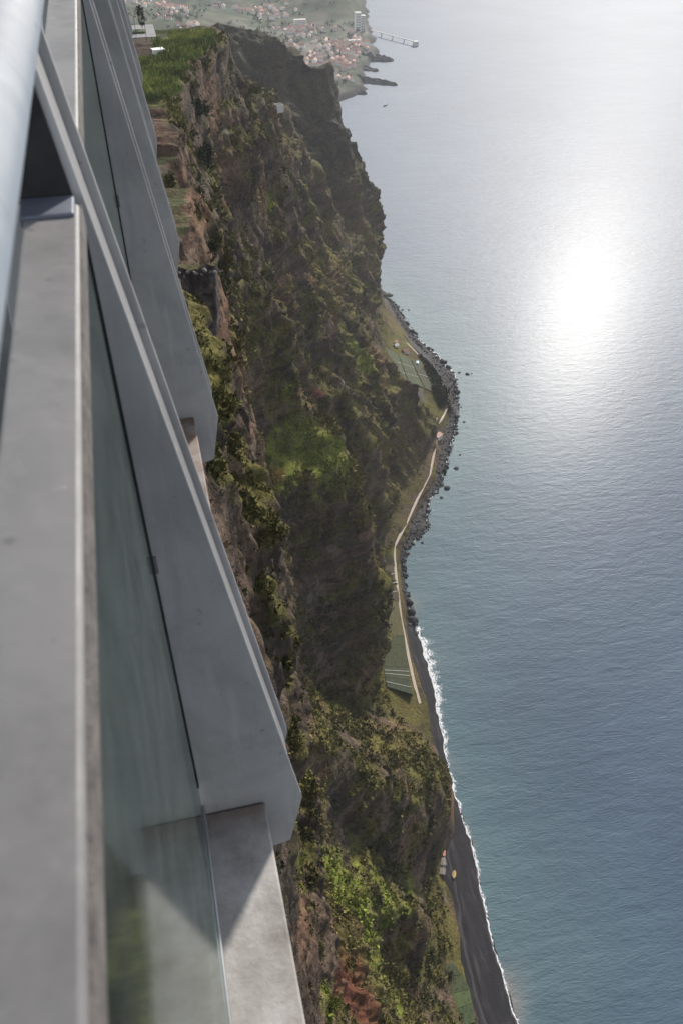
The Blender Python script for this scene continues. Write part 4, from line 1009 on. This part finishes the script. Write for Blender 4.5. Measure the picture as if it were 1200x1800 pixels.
# ---------------------------------------------------------------- skywalk balustrade
def metal(name, base, rough, metallic, blotch=.2):
    """painted steel with cloudy wear, drip streaks, salt spots and dark specks"""
    t = NT(name); t.bsdf(Roughness=rough, Metallic=metallic)
    v = t.obj(); v2 = t.obj((1, 1, .12)); v3 = t.obj((1, 1, 1), (.3, .2, .5))
    k = t.ramp(t.noise(v, 3.5, 6, .62, .4), [(.30, tuple(c * (1 - 1.3 * blotch) for c in base)), (.50, base), (.72, tuple(c * (1 + blotch) for c in base))])
    k = t.mix(t.ramp(t.noise(v2, 30, 5, .65), [(.52, (0,) * 3), (.74, (.45,) * 3)]), k, tuple(min(1, c * 1.4) for c in base))
    k = t.mix(t.ramp(t.noise(v2, 17, 5, .65, .3), [(.56, (0,) * 3), (.72, (.4,) * 3)]), k, tuple(c * .6 for c in base))
    k = t.mix(t.ramp(t.noise(v, 46, 2, .4), [(.69, (0,) * 3), (.74, (.55,) * 3)]), k, tuple(c * .5 for c in base))
    k = t.mix(t.ramp(t.noise(v3, 19, 4, .5), [(.70, (0,) * 3), (.77, (.55,) * 3)]), k, (.5, .49, .47))
    t.l(k, t.b.inputs['Base Color'])
    t.l(t.ramp(t.noise(v, 16, 4), [(.3, (rough * .8,) * 3), (.7, (min(1, rough * 1.25),) * 3)]), t.b.inputs['Roughness'])
    t.l(t.bump(t.noise(v, 9, 4), .2, .01), t.b.inputs['Normal'])
    return t.mat

M['post'] = metal('grey_painted_steel', (.38, .365, .355), .55, .0)
M['web'] = metal('shaded_web_steel', (.17, .165, .165), .6, .0)  # post steel in a darker colour, painting the web as out of the sun
M['sealant'] = mat_plain('dirty_sealant', (.125, .113, .105), .4, 45, .9, .002)
M['rail'] = metal('brushed_rail_metal', (.150, .146, .144), .5, .1, .18)
M['tube'] = metal('bright_tube_metal', (.86, .85, .83), .5, .0, .06)
M['upper_panel'] = mat_plain('near_black_panel', (.028, .026, .028), .3, 30, .7)  # near-black sheet over the top of each post's near plate
M['bracket'] = metal('blue_grey_bracket', (.11, .12, .15), .5, .3)
M['black'] = mat_plain('black_seal', (.006, .006, .006), .2, 30, .6)
M['channel'] = mat_plain('aluminium_channel', (.33, .34, .34), .2, 40, .4, 0, .6, (1, .1, 1))

def concrete_mat():
    t = NT('coping_concrete'); t.bsdf(Roughness=.88); t.b.inputs['Specular IOR Level'].default_value = .3
    v = t.obj()
    k = t.ramp(t.noise(v, 9, 7, .68), [(.30, (.21, .195, .18)), (.46, (.32, .305, .29)), (.58, (.40, .385, .37)), (.72, (.49, .475, .46))])
    k = t.mix(t.ramp(t.noise(v, 60, 3, .6), [(.66, (0,) * 3), (.74, (.5,) * 3)]), k, (.20, .18, .165))
    k = t.mix(t.ramp(t.noise(t.obj((1, .35, 1)), 3.4, 5, .6), [(.52, (0,) * 3), (.68, (.4,) * 3)]), k, (.26, .215, .185))
    rust = t.attr('rust', 'Fac')
    k = t.mix(t.math('MULTIPLY', rust, t.ramp(t.noise(v, 16, 5), [(.3, (.4,) * 3), (.6, (1,) * 3)])), k, (.16, .085, .048))
    t.l(k, t.b.inputs['Base Color']); t.l(t.bump(t.noise(v, 90, 4), .35, .003), t.b.inputs['Normal'])
    return t.mat

def glass_mat():
    t = NT('greenish_balustrade_glass')
    tr = t.n('ShaderNodeBsdfTransparent'); tr.inputs['Color'].default_value = (.68, .73, .705, 1)
    gl = t.n('ShaderNodeBsdfGlossy'); gl.inputs['Roughness'].default_value = .06; gl.inputs['Color'].default_value = (.9, .95, .93, 1)
    df = t.n('ShaderNodeBsdfDiffuse'); df.inputs['Color'].default_value = (.22, .25, .235, 1)
    fr = t.n('ShaderNodeFresnel'); fr.inputs['IOR'].default_value = 1.5
    m1 = t.n('ShaderNodeMixShader'); m2 = t.n('ShaderNodeMixShader')
    t.l(t.math('MULTIPLY', fr.outputs[0], .8), m1.inputs[0]); t.l(tr.outputs[0], m1.inputs[1]); t.l(gl.outputs[0], m1.inputs[2])
    dirt = t.ramp(t.noise(t.obj(), 14, 6, .65), [(.35, (.05,) * 3), (.75, (.17,) * 3)])
    t.l(dirt, m2.inputs[0]); t.l(m1.outputs[0], m2.inputs[1]); t.l(df.outputs[0], m2.inputs[2])
    t.l(m2.outputs[0], t.out.inputs['Surface'])
    return t.mat

Z0 = 580.0
POST_Y = [.897 + 1.4024 * i for i in range(6)]
THICK = .170
RANK = ['nearest', 'second', 'third', 'fourth', 'fifth', 'sixth']
def build_skywalk():
    conc, glass = concrete_mat(), glass_mat()
    slope = (.138 + .077) / (1.595 - .205)
    def ox(z): return .138 - slope * (z + 1.595)          # outer edge of a post at height z below the eye
    plate = [(ox(-.172), -.172), (.138, -1.592), (.1385, -1.612), (.109, -1.778), (.06, -1.790), (-.26, -1.790), (-.26, -1.40), (-.135, -.20), (-.125, -.172)]
    web = [(ox(-.19) - .011, -.19), (.127, -1.592), (.098, -1.765), (-.24, -1.765), (-.12, -.19)]
    panel = [(ox(-.176) - .007, -.176), (ox(-.333) - .010, -.333), (-.135, -.333), (-.122, -.176)]
    protos = {}
    for i, y in enumerate(POST_Y):
        root = empty('balustrade_post', (0, y, Z0))
        tag(root, ('nearest tapered grey steel post of the railing, widest in view' if i == 0 else '%s tapered grey steel post of the railing, counted from the near end' % RANK[i]), 'post', 'railing posts')
        def part(nm, mk, mat):
            if nm not in protos: protos[nm] = mk(); protos[nm].materials.append(mat)
            o = bpy.data.objects.new(nm.split('#')[0], protos[nm]); COL.objects.link(o); o.parent = root; return o
        part('side_plate#n', lambda: prism_mesh('side_plate', plate, 0, .006, .0018), M['post'])
        part('side_plate#f', lambda: prism_mesh('side_plate', plate, THICK - .006, THICK, .0018), M['post'])
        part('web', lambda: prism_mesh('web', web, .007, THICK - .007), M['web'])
        part('dark_panel', lambda: prism_mesh('dark_panel', panel, -.004, -.0005), M['upper_panel'])
        part('rail_bracket', lambda: box_mesh('rail_bracket', (-.118, -.055, -.338), (-.066, -.006, -.326), .002), M['bracket'])
        part('glass_clip', lambda: box_mesh('glass_clip', (-.0655, -.006, -.885), (-.057, -.0006, -.852), .0015), M['rail'])
    ends = [-1.0] + [y + THICK for y in POST_Y]
    for i in range(6):
        a, b = ends[i], POST_Y[i]
        nm = 'between the camera and the nearest post' if i == 0 else 'between the %s and %s posts' % (RANK[i - 1], RANK[i])
        o = link('top_rail', box_mesh('top_rail', (-.115, a + .006, Z0 - .362), (-.062, b - (.02 if i == 0 else .008), Z0 - .330), .0035, 3), M['rail']); tag(o, 'flat grey top rail ' + nm, 'rail', 'top rail lengths')
        link('sealant_strip', box_mesh('sealant_strip', (-.0622, a + .01, Z0 - .3605), (-.0600, b - .012, Z0 - .3345)), M['sealant'], o)
        g = empty('glass_panel', (-.068, a, Z0 - 1.58)); tag(g, 'greenish glass balustrade panel ' + nm, 'glass panel', 'glass panels')
        link('pane', box_mesh('pane', (-.0045, .016, .028), (.0045, b - a - .0165, 1.2175)), glass, g)
        link('seal', box_mesh('seal', (-.006, b - a - .016, .115), (.0065, b - a - .0055, 1.2175)), M['black'], g)
        link('bottom_channel', box_mesh('bottom_channel', (-.010, .004, -.0095), (.0085, b - a - .004, .027), .002), M['channel'], g)
        # coping slab under the bay
        me = box_mesh('coping_slab', (-.198, a + .003, Z0 - 1.80), (.0608, b - .0025, Z0 - 1.590), .004, 2)
        bm = bmesh.new(); bm.from_mesh(me)
        bmesh.ops.subdivide_edges(bm, edges=[e for e in bm.edges if abs(e.verts[0].co.y - e.verts[1].co.y) > .5], cuts=24, use_grid_fill=True)
        bm.to_mesh(me); bm.free()
        yy = np.array([v.co.y for v in me.vertices])
        at_ = me.attributes.new('rust', 'FLOAT', 'POINT'); at_.data.foreach_set('value', np.exp(-np.clip(b - yy, 0, 9) / (.016 if i == 0 else .6)) * .9)
        if i == 0: slab_root = empty('coping', (0, 0, 0)); tag(slab_root, 'stained concrete coping ledge under the railing', 'coping')
        link('coping_slab', me, conc, slab_root)
    # tube on top
    bm = bmesh.new(); ring0 = ring1 = None; seg = 48
    for y in (-.9, 9.2):
        ring = [bm.verts.new((-.0845 + .0275 * math.cos(2 * math.pi * j / seg), y, Z0 - .1505 + .0275 * math.sin(2 * math.pi * j / seg))) for j in range(seg)]
        if ring0: 
            for j in range(seg): bm.faces.new((ring0[j], ring0[(j + 1) % seg], ring[(j + 1) % seg], ring[j]))
            bm.faces.new(ring)
        else: bm.faces.new(ring[::-1])
        ring0 = ring
    bmesh.ops.recalc_face_normals(bm, faces=bm.faces[:])
    me = bpy.data.meshes.new('handrail'); bm.to_mesh(me); bm.free()
    tag(link('handrail', me, M['tube'], smooth=True), 'bright round metal handrail out of focus at the upper left', 'handrail')
    o = link('walkway_deck', box_mesh('walkway_deck', (-3.2, -3, Z0 - 2.1), (-.262, 9.3, Z0 - 1.78)), mat_plain('dark_deck', (.05, .055, .05), .3, 6, .5)); tag(o, kind='structure')
    o = link('foundation_wall', box_mesh('foundation_wall', (-3.2, -3, Z0 - 24), (-.02, 9.3, Z0 - 2.101)), mat_plain('foundation_concrete', (.3, .28, .26), .2, 2, .9)); tag(o, kind='structure')

# ---------------------------------------------------------------- haze
def build_haze():
    me = box_mesh('haze', (-20500, -20500, -16), (20500, 20500, 588))
    t = NT('sea_haze'); pv = t.n('ShaderNodeVolumePrincipled')
    pv.inputs['Color'].default_value = (.93, .95, 1, 1); pv.inputs['Density'].default_value = 0.4e-4; pv.inputs['Anisotropy'].default_value = .3
    t.l(pv.outputs[0], t.out.inputs['Volume'])
    tag(link('haze', me, t.mat), 'pale sea haze filling the air', 'haze', kind='stuff')

build_sea()
build_cliff()
build_beach()
build_far()
build_haze()
build_skywalk()
build_rocks()
build_surf()
build_shelf()
build_scrub()
build_cane()
build_plants()
